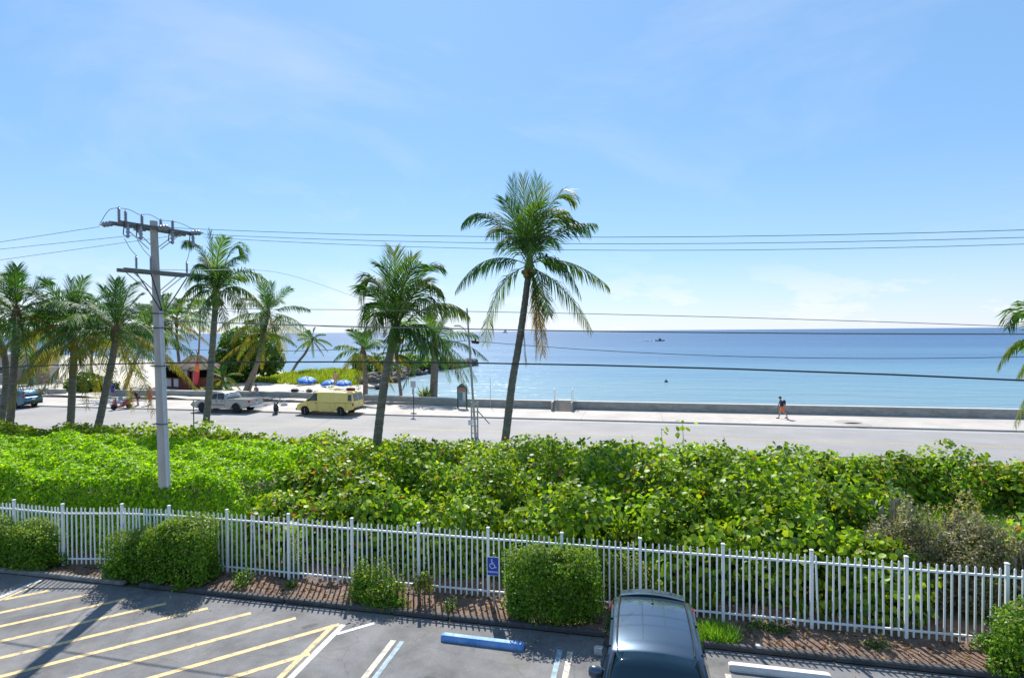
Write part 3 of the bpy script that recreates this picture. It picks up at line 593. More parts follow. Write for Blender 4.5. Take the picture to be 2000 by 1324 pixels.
def van(loc, rz):
    o = empty('cargo_van', loc, rz, 'pale yellow panel van parked on the road', 'van'); pm = mat('van_yellow', (.86, .66, .19), .45, 0, .5, var=.06, scale=2, coat=.3); hw = 1.0
    def W(x, z): return hw*(1-.06*max(0, abs(x)-2.0)**2)-max(0, z-1.15)*.13
    low = [(-2.72, .55), (-2.75, .9), (-2.72, 1.14), (1.45, 1.14), (1.95, 1.12), (2.5, .98), (2.68, .82), (2.75, .6), (2.7, .42), (2.4, .38)]+arch(1.93, .43, .38, .38)[::-1]+[(-1.1, .38)]+arch(-1.55, .43, .38, .38)[::-1]+[(-2.3, .45)]
    ext(low, W, 7, .05).build('body', pm, o, 38)
    cab = [(-2.72, 1.12), (-2.66, 1.6), (-2.56, 1.95), (-2.4, 2.02), (.4, 2.04), (.95, 2.0), (1.1, 1.94), (1.62, 1.42), (1.95, 1.1)]
    ext(cab, W, 9, .05, .05, 1.6).build('cabin', pm, o, 40)
    glass_side(o, [(.72, 1.24), (1.66, 1.24), (1.3, 1.62), (1.05, 1.84), (.74, 1.86)], W)
    glass_side(o, [(.70, 1.22), (.73, 1.22), (.75, 1.88), (.72, 1.88)], W, BLACKP, 'door_seam'); glass_side(o, [(-2.52, 1.28), (-2.22, 1.28), (-2.22, 1.80), (-2.50, 1.80)], W)
    glass_side(o, [(-2.54, 1.25), (-2.53, 1.25), (-2.53, 1.83), (-2.54, 1.83)], W, BLACKP, 'window_trim')
    cross_glass(o, (1.93, 1.14), (1.12, 1.95), W, 'windscreen', side=.92)
    for s in (-1, 1):
        m = MB(); y0, y1 = s*.06, s*.8
        m.add([(-2.735, y0, 1.25), (-2.735, y1, 1.25), (-2.63, y1*.96, 1.84), (-2.63, y0, 1.84), (-2.70, y0, 1.25), (-2.70, y1, 1.25), (-2.6, y1*.96, 1.84), (-2.6, y0, 1.84)], [(0, 1, 2, 3), (7, 6, 5, 4), (0, 4, 5, 1), (1, 5, 6, 2), (2, 6, 7, 3), (3, 7, 4, 0)]); m.build('rear_window', GLASSD, o)
        MB().box((-2.68, s*.93, .98), (.12, .12, .26), bev=.02).build('tail_lamp', RED, o); MB().box((2.64, s*.72, .78), (.14, .3, .18), bev=.03).build('headlamp', LAMPW, o); MB().box((2.5, s*.90, .80), (.2, .12, .1), bev=.02).build('turn_lamp', AMBER, o)
        MB().box((.82, s*(hw+.012), 1.06), (.14, .03, .05), bev=.01).build('door_handle', BLACKP, o)
        for xx in (.70, 1.62): MB().box((xx, s*(hw-.001), .8), (.012, .01, .62)).build('door_seam', BLACKP, o)
        MB().box((.2, s*(hw-.06), .40), (2.2, .05, .06)).build('sill', BLACKP, o)
    MB().box((-2.85, 0, .58), (.18, 1.9, .18), bev=.04).build('rear_bumper', DARKM, o); MB().box((2.76, 0, .5), (.16, 1.9, .2), bev=.05).build('front_bumper', DARKM, o)
    mirror(o, 1.55, 1.12, 1.3, BLACKP)
    MB().box((-2.77, 0, .82), (.012, .34, .16)).build('number_plate', SW, o); MB().box((-2.77, .0, 1.0), (.012, .012, .5)).build('door_seam', BLACKP, o)
    for s in (-1, 1):
        for xx in (-.55, -1.0, -2.0): MB().box((xx, s*(hw-.002), .80), (.010, .01, .58)).build('panel_seam', mat('seam_brown', (.25, .17, .04), .7), o)
        MB().box((-.6, s*(hw-.0), 1.10), (4.0, .012, .02)).build('body_crease', mat('seam_brown', (.25, .17, .04), .7), o)
    rk = empty('roof_rack', (0, 0, 0)); rk.parent = o
    for x_ in (-.75, -1.9):
        MB().tube([(x_, -.86, 2.0), (x_, -.84, 2.13), (x_, .84, 2.13), (x_, .86, 2.0)], .018, 6).build('rack_bar', DARKM, rk)
    for x_ in (1.93, -1.55):
        for s in (-1, 1): wheel(o, x_, s*.84, .37, .24, rim=STEEL, spokes=8)
VANL = Vector((-24.75, 42.45, .006))
van(VANL, R(180)); [o for o in COL.objects if o.name == 'cargo_van'][0].scale = (.94, .96, .96)
# surfboard and red roll strapped on the rack
sb = empty('surfboard', (VANL.x+1.15, VANL.y+.1, 2.085), R(2), 'pale green surfboard on the roof rack of the yellow van', 'surfboard')
q = []; prf = [(-1.5, .05, .1), (-1.4, .14, .03), (-1, .24, .0), (0, .29, 0), (.9, .26, .0), (1.35, .17, .02), (1.5, .1, .03)]
for x_, hw_, lift in prf: q += [(x_, hw_, lift+.04), (x_, hw_*.75, lift+.075), (x_, -hw_*.75, lift+.075), (x_, -hw_, lift+.04), (x_, -hw_*.75, lift), (x_, hw_*.75, lift)]
MB().add(q, [(r*6+i, r*6+(i+1) % 6, r*6+6+(i+1) % 6, r*6+6+i) for r in range(6) for i in range(6)]+[(5, 4, 3, 2, 1, 0), tuple(range(36, 42))]).build('board', mat('board_green', (.42, .50, .42), .35, coat=.4), sb, 40)
MB().prism([(-.02, 0), (.1, -.14), (.16, -.14), (.14, 0)], -.006, .006, 'y').build('fin', mat('fin_dark', (.08, .05, .05), .4), sb, loc=(1.2, 0, .05))
rl = empty('roof_roll', (VANL.x+2.1, VANL.y-.45, 1.99), 0, 'dark red rolled gear tied to the rear of the van roof rack', 'roll')
MB().lathe([(.05, -.36), (.12, -.34), (.14, -.1), (.125, .0), (.14, .12), (.12, .34), (.05, .36)], (0, 0, .14), 12, Matrix.Rotation(R(90), 3, 'Y')).build('roll', mat('roll_red', (.20, .03, .05), .8, var=.3), rl, 50)
MB().lathe([(.146, -.02), (.146, .02)], (0, 0, .14), 12, Matrix.Rotation(R(90), 3, 'Y')).build('strap', BLACKP, rl)

def scooter(name, loc, rz, col, label, cat='scooter'):
    o = empty(name, loc, rz, label, cat); pm = paint(name+'_paint_'+str(len(MATS)), col, .2, .3)
    for x_ in (.62, -.6):
        w_ = empty('wheel', (x_, 0, .25)); w_.parent = o; M = Matrix.Rotation(R(90), 3, 'X')
        MB().lathe([(.17, -.05), (.24, -.05), (.25, 0), (.24, .05), (.17, .05)], (0, 0, 0), 18, M).build('tyre', RUBBER, w_, 40); MB().lathe([(.16, -.03), (.16, .03), (.04, .05)], (0, 0, 0), 14, M).build('rim', STEEL, w_)
    q = [(-.95, .62), (-.8, .80), (-.3, .74), (.0, .62), (.1, .32), (.38, .30), (.5, .55), (.5, 1.0), (.58, 1.02), (.66, .6), (.62, .45), (.42, .22), (.0, .2), (-.3, .3), (-.5, .48)]
    ext(q, lambda x, z: .17 if x < .2 else .2-.06*(z > .6), 3, .03).build('body', pm, o, 40)
    MB().box((-.4, 0, .82), (.75, .26, .1), bev=.04).build('seat', BLACKP, o); MB().tube([(.62, 0, .25), (.52, 0, .95), (.48, 0, 1.05)], .03, 8).build('fork', DARKM, o)
    MB().tube([(.36, -.34, 1.08), (.46, -.15, 1.06), (.46, .15, 1.06), (.36, .34, 1.08)], .018, 6).build('handlebar', DARKM, o); MB().lathe([(.02, -.05), (.085, -.03), (.09, .02), (.05, .05)], (.58, 0, .95), 12, Matrix.Rotation(R(90), 3, 'Y')).build('headlamp', LAMPW, o)
    for s in (-1, 1):
        MB().tube([(.46, s*.2, 1.08), (.44, s*.3, 1.25)], .008, 5).build('mirror_stalk', DARKM, o); MB().lathe([(.05, -.01), (.05, .01)], (.44, s*.31, 1.28), 10, Matrix.Rotation(R(90), 3, 'Y')).build('mirror', DARKM, o)
    MB().prism([(.42, .46), (.95, .4), (.9, .5), (.6, .56)], -.06, .06, 'y').build('mudguard', pm, o); MB().box((-.98, 0, .66), (.05, .14, .08)).build('tail_lamp', RED, o)
    MB().box((-.85, 0, .95), (.32, .34, .26), bev=.06).build('rear_box', BLACKP, o); MB().tube([(-.1, .12, .3), (-.05, .25, .0)], .014, 5).build('stand', DARKM, o)
scooter('motor_scooter', (-29.5, 42.0, .006), R(-58), (.03, .03, .04), 'black motor scooter parked between the pickup and the yellow van')
scooter('motor_scooter', (-45.2, 42.0, .006), R(250), (.28, .015, .03), 'dark red motor scooter beside two people left of the pole')

# ------------------------------------------------------------------ people
SKIN = mat('skin', (.42, .25, .17), .55); HAIR = mat('hair_dark', (.03, .02, .015), .7)
def skinmesh(name, J, E_, m, parent, root, sub=1):
    me = bpy.data.meshes.new(name); k = list(J); me.from_pydata([J[i][0] for i in k], [(k.index(a), k.index(b)) for a, b in E_], [])
    me.materials.append(m); o = bpy.data.objects.new(name, me); COL.objects.link(o); o.parent = parent
    md = o.modifiers.new('skin', 'SKIN'); md.use_smooth_shade = True
    for i, n in enumerate(k):
        r_ = J[n][1]; s = me.skin_vertices[0].data[i]; s.radius = (r_, r_) if not hasattr(r_, '__len__') else r_; s.use_root = (n == root)
    sb_ = o.modifiers.new('sub', 'SUBSURF'); sb_.levels = 1; sb_.render_levels = sub + 1
    return o
def person(loc, rz, label, shirt, shorts, pose='stand', height=1.72, hair=HAIR, sleeves=True, shoes=None, shirtless=False, trunks_len=.55, cap=None, pack=None):
    o = empty('person', loc, rz, label, 'person'); o.scale = (height/1.75,)*3
    # x forward, y left
    hip = .92; J = {}
    lean = {'stand': .02, 'walk': .10, 'bend': .38, 'sit': .06}[pose]
    if pose == 'sit': hip = .50
    J['pel'] = ((0, 0, hip), (.13, .12)); J['bel'] = ((lean*.4, 0, hip+.18), (.12, .125)); J['che'] = ((lean*.8, 0, hip+.38), (.125, .15)); J['nec'] = ((lean*1.1, 0, hip+.55), .055); J['hd0'] = ((lean*1.25+.015, 0, hip+.62), .062); J['hd1'] = ((lean*1.4+.03, 0, hip+.71), .098); J['hd2'] = ((lean*1.5+.03, 0, hip+.80), .07)
    J['nose'] = ((lean*1.4+.135, 0, hip+.70), .016)
    E_ = [('pel', 'bel'), ('bel', 'che'), ('che', 'nec'), ('nec', 'hd0'), ('hd0', 'hd1'), ('hd1', 'hd2'), ('hd1', 'nose')]
    for s, t in ((1, 'l'), (-1, 'r')):
        J['ear'+t] = ((lean*1.4+.02, s*.105, hip+.70), .018); E_.append(('hd1', 'ear'+t))
        f = {'stand': .02*s, 'walk': .30*s, 'bend': .08*s, 'sit': 0}[pose]
        if pose == 'sit': J['kn'+t] = ((.42, s*.13, hip+.02), .065); J['an'+t] = ((.40, s*.13, hip-.40), .045); J['to'+t] = ((.56, s*.14, hip-.45), .04)
        else:
            lift = .06 if (pose == 'walk' and s < 0) else 0
            J['kn'+t] = ((f*.55+.03, s*.105, .50), .065); J['an'+t] = ((f*1.0-.02-(.08 if lift else 0), s*.10, .09+lift), .042); J['to'+t] = ((f*1.0+.13-(.08 if lift else 0), s*.11, .04+lift*.4), .038)
        J['hi'+t] = ((0, s*.1, hip-.07), .10); J['sh'+t] = ((lean*.95, s*.19, hip+.47), .062)
        if pose == 'walk': el = (lean-.16*s-.06, s*.25, hip+.20); ha = (lean-.16*s+.1, s*.24, hip-.02)
        elif pose == 'bend': el = (lean+.2, s*.27, hip+.25); ha = (lean+.45, s*.2, hip+.12)
        elif pose == 'sit': el = (.04, s*.26, hip+.2); ha = (.26, s*.18, hip+.06)
        else: el = (-.04, s*.27, hip+.2); ha = (.05, s*.27, hip-.04)
        J['el'+t] = (el, .045); J['wr'+t] = (ha, .032); d = (Vector(ha)-Vector(el)).normalized(); J['ha'+t] = (tuple(Vector(ha)+d*.07), .038)
        for k, (a, b) in enumerate(((.035, .0), (.012, .012), (-.012, .012), (-.035, 0))):
            J[f'f{k}'+t] = (tuple(Vector(ha)+d*(.15+b)+Vector((a, -s*.01, 0))), .0095); E_.append(('ha'+t, f'f{k}'+t))
        J['th'+t] = (tuple(Vector(ha)+d*.08+Vector((.05, -s*.02, 0))), .011); E_.append(('ha'+t, 'th'+t))
        E_ += [('pel', 'hi'+t), ('hi'+t, 'kn'+t), ('kn'+t, 'an'+t), ('an'+t, 'to'+t), ('che', 'sh'+t), ('sh'+t, 'el'+t), ('el'+t, 'wr'+t), ('wr'+t, 'ha'+t)]
    skinmesh('body', J, E_, SKIN, o, 'pel')
    up_ = lambda r_, d: (r_[0]+d, r_[1]+d) if hasattr(r_, '__len__') else r_+d
    lerp = lambda a, b, t: tuple(Vector(a)*(1-t)+Vector(b)*t)
    K = {'pel': (J['pel'][0], up_(J['pel'][1], .03))}; Ek = []
    for t in 'lr':
        K['hi'+t] = (J['hi'+t][0], .125); K['e'+t] = (lerp(J['hi'+t][0], J['kn'+t][0], trunks_len+.35), .10); Ek += [('pel', 'hi'+t), ('hi'+t, 'e'+t)]
    skinmesh('shorts', K, Ek, shorts, o, 'pel')
    if not shirtless:
        K = {n: (J[n][0], up_(J[n][1], .022)) for n in ('pel', 'bel', 'che')}; K['nk'] = (lerp(J['che'][0], J['nec'][0], .85), .075); Ek = [('pel', 'bel'), ('bel', 'che'), ('che', 'nk')]
        K['pel'] = (lerp(J['pel'][0], J['bel'][0], .15), up_(J['pel'][1], .025))
        for t in 'lr': K['sh'+t] = (J['sh'+t][0], .08); K['e'+t] = (lerp(J['sh'+t][0], J['el'+t][0], .75), .066); Ek += [('che', 'sh'+t), ('sh'+t, 'e'+t)]
        skinmesh('shirt', K, Ek, shirt, o, 'bel')
    hc = Vector(J['hd1'][0]); 
    m = MB(); prof = [(.112*math.cos(R(a)), .125*math.sin(R(a))) for a in (-15, 0, 20, 40, 60, 80)]; m.lathe(prof, hc+Vector((-.012, 0, .025)), 14)
    if cap: m.box(hc+Vector((.12, 0, .045)), (.14, .16, .015), bev=.006)
    m.build('cap' if cap else 'hair', cap or hair, o, 60)
    for t in 'lr':
        a = Vector(J['an'+t][0]); b = Vector(J['to'+t][0]); d = b-a; g = math.atan2(-d.z, math.hypot(d.x, d.y))*0
        MB().box(((a.x*.4+b.x*.6), a.y, min(a.z, b.z)-.012), (.27, .095, .075), bev=.025).build('shoe', shoes or BLACKP, o)
    if pack:
        c = Vector(J['che'][0])+Vector((-.22, 0, -.04)); MB().box(c, (.2, .32, .46), bev=.07).build('backpack', pack, o)
    return o
def cloth(n, c): return mat('cloth_'+n, c, .9, var=.12, scale=14)
wp = G(1528, 817, .1)
person((wp[0], wp[1], .105), R(178), 'person in navy top and orange shorts walking along the promenade with backpack', cloth('navy', (.012, .02, .06)), cloth('orange', (.75, .17, .04)), 'walk', 1.62, cap=cloth('black', (.012, .012, .014)), pack=cloth('packdark', (.03, .03, .035)))
person((-44.45, 44.3, .105), R(-80), 'person in red shirt and shorts standing right of the red scooter', cloth('red', (.55, .10, .10)), cloth('red', (.55, .10, .10)), 'stand', 1.72)
person((-45.1, 43.6, .105), R(-120), 'person in black leaning over the dark red scooter', cloth('black', (.012, .012, .014)), cloth('rust', (.16, .05, .05)), 'bend', 1.70)
person((-37.3, 49.95, .30), R(-95), 'shirtless person in light blue shorts sitting on the low beach wall', SKIN, cloth('lblue', (.25, .45, .6)), 'sit', 1.72, shirtless=True)
person((-54.0, 49.15, .10), R(-90), 'person in blue clothes standing before the low beach wall', cloth('blue', (.02, .04, .25)), cloth('blue2', (.03, .06, .3)), 'stand', 1.6)
up_p = G(657, 757, .3)
person((-35.6, 62.3, .3), R(-60), 'person in pink standing between the two right blue umbrellas', cloth('pink', (.60, .28, .25)), cloth('pink', (.60, .28, .25)), 'stand', 1.75)

# ------------------------------------------------------------------ shrubs
def lump(d, seed, amp=.16):
    r_ = np.random.default_rng(seed); s = np.zeros(len(d))
    for k in range(7):
        f = r_.normal(size=3)*(2.2+k*.9); s += np.sin(d@f+r_.uniform(0, 6.3))/(1+.45*k)
    return 1+amp*s/1.6
def dome(c, rx, ry, h, n, seed, amp=.16, shell=.3, box=1.0, low=-.0, up_bias=.35, jit=.6, skirt=0):
    """points and normals through the outer shell of a lumpy dome standing on the ground"""
    d = rng.normal(size=(n, 3)); d[:, 2] = np.abs(d[:, 2]); d /= np.linalg.norm(d, axis=1, keepdims=True)
    l = lump(d, seed, amp)
    e = d if box == 1 else np.sign(d)*np.abs(d)**box
    if box != 1: e = e/np.max(np.abs(e), axis=1, keepdims=True)**.55
    k = l*(1-shell*rng.beta(1, 2.2, n))
    p = e*k[:, None]*np.array([rx, ry, h])+np.array([c[0], c[1], c[2] if len(c) > 2 else 0])
    nr = d/np.array([rx, ry, h]); nr /= np.linalg.norm(nr, axis=1, keepdims=True)
    nr = nr+[0, 0, up_bias]+rng.normal(0, jit, (n, 3))
    ok = p[:, 2] > .05
    return p[ok], nr[ok]
def stems(parent, c, rx, ry, h, n, r=.02, m=STEM):
    mb = MB()
    for k in range(n):
        a = random.uniform(0, 6.3); q = random.uniform(.35, .85); e = (c[0]+rx*q*math.cos(a), c[1]+ry*q*math.sin(a), h*random.uniform(.45, .85)); s = (c[0]+rx*.3*random.uniform(-1, 1), c[1]+ry*.3*random.uniform(-1, 1), -.02)
        md = tuple((s[i]+e[i])/2+random.uniform(-.12, .12) for i in range(3)); mb.tube([s, md, e], [r, r*.7, r*.35], 5)
    return mb.build('stems', m, parent)
GRAPE = [(.10, .205, .014), (.155, .27, .016), (.235, .355, .018), (.32, .41, .022), (.36, .27, .04), (.36, .13, .04), (.075, .14, .05)]
GRW = [3.5, 4.5, 3.5, 1.8, .16, .05, 1.5]
leafproto = None
def round_leaf_mesh():
    T, F = TEMPL['round']; me = bpy.data.meshes.new('leaf'); n = 10
    V = [(0, 0, 0)]+[(.5*math.cos(2*math.pi*k/n)*(1 if k else .85), .5*math.sin(2*math.pi*k/n), .07) for k in range(n)]
    me.from_pydata(V, [], [(0, 1+k, 1+(k+1) % n) for k in range(n)]); return me
LM = {}
def leaf_obj(parent, p, nrm, s, ci):
    if ci not in LM:
        me = round_leaf_mesh(); c = GRAPE[ci]; a = me.attributes.new('Col', 'FLOAT_COLOR', 'POINT'); a.data.foreach_set('color', [v for _ in me.vertices for v in (*c, 1)]); me.materials.append(LEAF); LM[ci] = me
    o = bpy.data.objects.new('leaf', LM[ci]); COL.objects.link(o); o.parent = parent
    o.rotation_mode = 'QUATERNION'; o.rotation_quaternion = Vector(nrm).to_track_quat('Z', 'Y') @ Matrix.Rotation(random.uniform(0, 6.3), 4, 'Z').to_quaternion()
    o.location = Vector(p)-Vector(parent.location); o.scale = (s, s, s)
def sea_grape(label, domes, leaf=.165, dens=1.0, nleaf=34, seed=0, name='sea_grape', group='sea grapes behind the fence', wts=GRW, cat='shrub', sprigs=()):
    c0 = domes[0]; o = empty(name, (c0[0], c0[1], 0), 0, label, cat, group)
    P_, N_ = [], []
    for k, (x_, y_, rx, ry, h) in enumerate(domes):
        rx *= 1.14; ry *= 1.16
        area = 2*math.pi*((rx*ry)**1.6/3+(rx*h)**1.6/3+(ry*h)**1.6/3)**(1/1.6)*1.35
        n = int(dens*area*2.6/(leaf*leaf*.62)); p, q = dome((x_, y_, 0), rx, ry, h, int(n*.62), seed*31+k, .17, .5, jit=.75); P_.append(p); N_.append(q)
        for j in range(5):                       # smaller leafy heads breaking up the crown
            a = random.uniform(0, 6.3); f = random.uniform(.35, .8); zq = h*math.sqrt(1-f*f)*random.uniform(.55, .8); rr = random.uniform(.45, .8)
            p, q = dome((x_+rx*f*math.cos(a), y_+ry*f*math.sin(a), zq-.15), rr, rr, rr*random.uniform(.55, .85), int(n*.076), seed*57+k*9+j, .25, .6, jit=.8); P_.append(p); N_.append(q)
        s = stems(o, (x_, y_), rx*.8, ry*.8, h, 16, .024); s.location = -Vector(o.location)
    for (x_, y_, z_, h) in sprigs:          # upright shoots above the crown
        n = 20; t = np.linspace(-.3, 1, n); p = np.stack([x_+.05*np.sin(t*9), y_+.05*np.cos(t*7), z_+h*t], 1)+rng.normal(0, 1, (n, 3))*[.14, .14, .05]; P_.append(p); N_.append(rng.normal(0, 1, (n, 3)))
        MB().tube([(x_, y_, z_-.6), (x_+.03, y_, z_+h*.5), (x_, y_, z_+h)], [.012, .009, .005], 5).build('shoot', STEM, o, loc=-Vector(o.location))
    p = np.concatenate(P_); q = np.concatenate(N_); n = len(p); s = rng.uniform(.55, 1.15, n)*leaf
    # patchy colour: clumps of new yellow-green growth
    pt = .5+.5*np.sin(p[:, 0]*1.9+1.3*np.sin(p[:, 1]*1.1))*np.sin(p[:, 2]*2.3+p[:, 0]*.7)
    c = palette(n, GRAPE, wts, .3)*(0.8+.5*pt)[:, None]
    # a few of the largest leaves nearest the camera are leaves of their own
    fr = np.argsort(p[:, 1]-.6*p[:, 2]+rng.uniform(0, 1.2, n))[:nleaf]; keep = np.ones(n, bool); keep[fr] = False
    off = np.array(o.location)
    f = leaves('foliage', p[keep]-off, q[keep], s[keep], c[keep], LEAF, o, 'round'); tag(f, kind='stuff')
    for i in fr: leaf_obj(o, p[i], q[i], leaf*random.uniform(.95, 1.25), random.choices(range(7), wts)[0])
    return o
def jd(*a): return [tuple(v+random.uniform(-.12, .12)*(i != 4) for i, v in enumerate(t)) for t in a]
sea_grape('leftmost sea grape with reddish leaves right of the utility pole', jd((-10.6, 15.6, 1.5, 1.3, 2.15), (-10.3, 17.6, 1.7, 1.6, 2.5), (-11.4, 20.2, 2.2, 1.8, 2.15), (-8.4, 20.6, 2.0, 1.7, 2.35)), seed=1, wts=[4, 4, 3, 2, .9, .45, 1.2])
sea_grape('sea grape behind the fence between the two square front bushes, left half', jd((-7.8, 15.5, 1.6, 1.25, 2.2), (-8.0, 17.6, 1.8, 1.6, 2.75), (-5.9, 20.6, 1.9, 1.7, 2.5)), seed=2)
sea_grape('fine leaved lighter sea grape directly left of the blue parking sign', jd((-4.9, 15.5, 1.6, 1.3, 2.25), (-5.2, 17.7, 1.8, 1.6, 2.85), (-3.2, 20.6, 1.9, 1.7, 2.6)), leaf=.135, seed=3, nleaf=20)
sea_grape('sea grape behind the fence above the big square bush', jd((-1.9, 15.4, 1.6, 1.3, 2.3), (-2.2, 17.7, 1.8, 1.6, 3.05), (-.5, 20.6, 2.0, 1.7, 2.75)), seed=4, sprigs=[(-2.6, 17.7, 3.0, .45), (-1.7, 17.9, 2.9, .4)])
sea_grape('tallest sea grape with upright shoots behind the parked blue SUV', jd((1.1, 15.4, 1.6, 1.3, 2.4), (.9, 17.6, 1.8, 1.6, 3.1), (2.3, 20.4, 1.9, 1.6, 2.7)), seed=5, sprigs=[(1.35, 17.2, 3.1, .95), (.75, 17.2, 3.05, .8), (-.1, 17.4, 3.0, .6)])
sea_grape('rightmost large sea grape left of the cactus clump', jd((3.9, 15.3, 1.6, 1.3, 2.25), (3.6, 17.5, 1.8, 1.6, 2.95), (5.0, 19.3, 1.6, 1.5, 2.5), (5.6, 15.1, 1.0, 1.0, 1.75), (6.1, 18.4, 1.3, 1.2, 2.35)), seed=6, sprigs=[(3.2, 17.5, 2.85, .45), (4.3, 18.0, 2.8, .5)])
sea_grape('small sea grape at the right edge beside the cactus', jd((10.3, 16.4, 1.2, 1.3, 1.75), (11.6, 15.2, 1.3, 1.2, 1.6)), seed=7, nleaf=14, group='sea grapes by the cactus')
def strip(label, x0, x1, seed, h=1.65, wts=GRW, yc=26.2):
    ds = []; x_ = x0
    while x_ < x1: ds.append((x_+random.uniform(-.3, .3), yc+random.uniform(-.4, .4), 1.7, 1.6, h*random.uniform(.9, 1.06))); x_ += 2.0
    return sea_grape(label, ds, .17, .75, 12, seed, 'sea_grape_hedge', 'roadside hedge', wts, 'hedge')
strip('low sea grape hedge along the road behind the bright green hedge', -41, -19.5, 21, 1.6, [3, 4, 4, 3, .8, .25, .5])
strip('low sea grape hedge along the road between the two middle palms', -19.0, -8, 22, 1.5, [3, 4, 4, 3, .6, .2, .5])
strip('low sea grape hedge along the road right of the tall palm', -7.6, 8, 23, 1.55)
strip('low sea grape hedge along the road above the cactus clump', 8.2, 27, 24, 1.95, [4, 4, 3, 2, .4, .25, 1], 24.7)

# bright green clipped mass on the left
def sn(x, y, s, seed):
    r_ = np.random.default_rng(seed); a = 0
    for k in range(6):
        f = r_.normal(size=2)/s*(1+.6*k); a = a+np.sin(x*f[0]+y*f[1]+r_.uniform(0, 6.3))/(1+.6*k)
    return a/2.4
def hedge_h(x, y):
    e = np.clip((y-13.75)/.85, 0, 1)*np.clip((22.8-y)/1.4, 0, 1)*np.clip((-10.9-.12*(y-14)-x+.35*np.sin(y*1.9))/.9, 0, 1)
    return (2.32-.03*(y-14)+.24*sn(x, y, 1.0, 5)+.18*sn(x, y, .42, 6)-.55*np.clip(sn(x, y, 1.6, 11)-.55, 0, 1))*np.sqrt(np.clip(e, 0, 1))
def hedge_patch():
    ob = empty('hedge', (-18, 16, 0), 0, 'bright green low leafy hedge around the utility pole behind the fence', 'hedge')
    nn = 120000; y = 13.8+(rng.random(nn)**1.2)*9.1; x = rng.uniform(-35, -10.5, nn)
    ok = x > -8.5-1.05*y+ -1.5; x, y = x[ok], y[ok]; h = hedge_h(x, y); ok = h > .25; x, y, h = x[ok], y[ok], h[ok]
    z = h*(1-.25*rng.beta(1, 4, len(x)))
    e = .05; g = np.stack([-(hedge_h(x+e, y)-h)/e, -(hedge_h(x, y+e)-h)/e, np.ones(len(x))], 1); g /= np.linalg.norm(g, axis=1, keepdims=True)
    p = np.stack([x, y, z], 1)
    ns = 15000; xs_ = rng.uniform(-24, -10.6, ns); ys_ = 13.88+rng.beta(1, 3, ns)*.8; zs = rng.random(ns)**.7*np.maximum(hedge_h(xs_, ys_), .3); p2 = np.stack([xs_, ys_, zs], 1); g2 = np.tile([0, -1., .5], (ns, 1))
    p = np.concatenate([p, p2]); g = np.concatenate([g, g2]); n = len(p); s = rng.uniform(.085, .16, n)*(1+.015*(p[:, 1]-14))
    c = palette(n, [(.15, .31, .006), (.21, .38, .008), (.28, .44, .010), (.09, .20, .006), (.34, .44, .018)], [3, 4, 3, 1.5, .8], .2)
    tag(leaves('foliage', p-np.array(ob.location), g+rng.normal(0, .55, (n, 3)), s, c, HEDGELEAF, ob, 'oval'), kind='stuff')
    m = MB()
    for k in range(150):
        x_, y_ = random.uniform(-23, -10.8), random.uniform(14.6, 16.5); m.tube([(x_, y_, 0), (x_+random.uniform(-.2, .2), y_+random.uniform(-.2, .2), 1), (x_+random.uniform(-.5, .5), y_+random.uniform(-.4, .4), 1.9)], [.018, .014, .007], 5)
    m.build('stems', STEM, ob, loc=-Vector(ob.location))
hedge_patch()

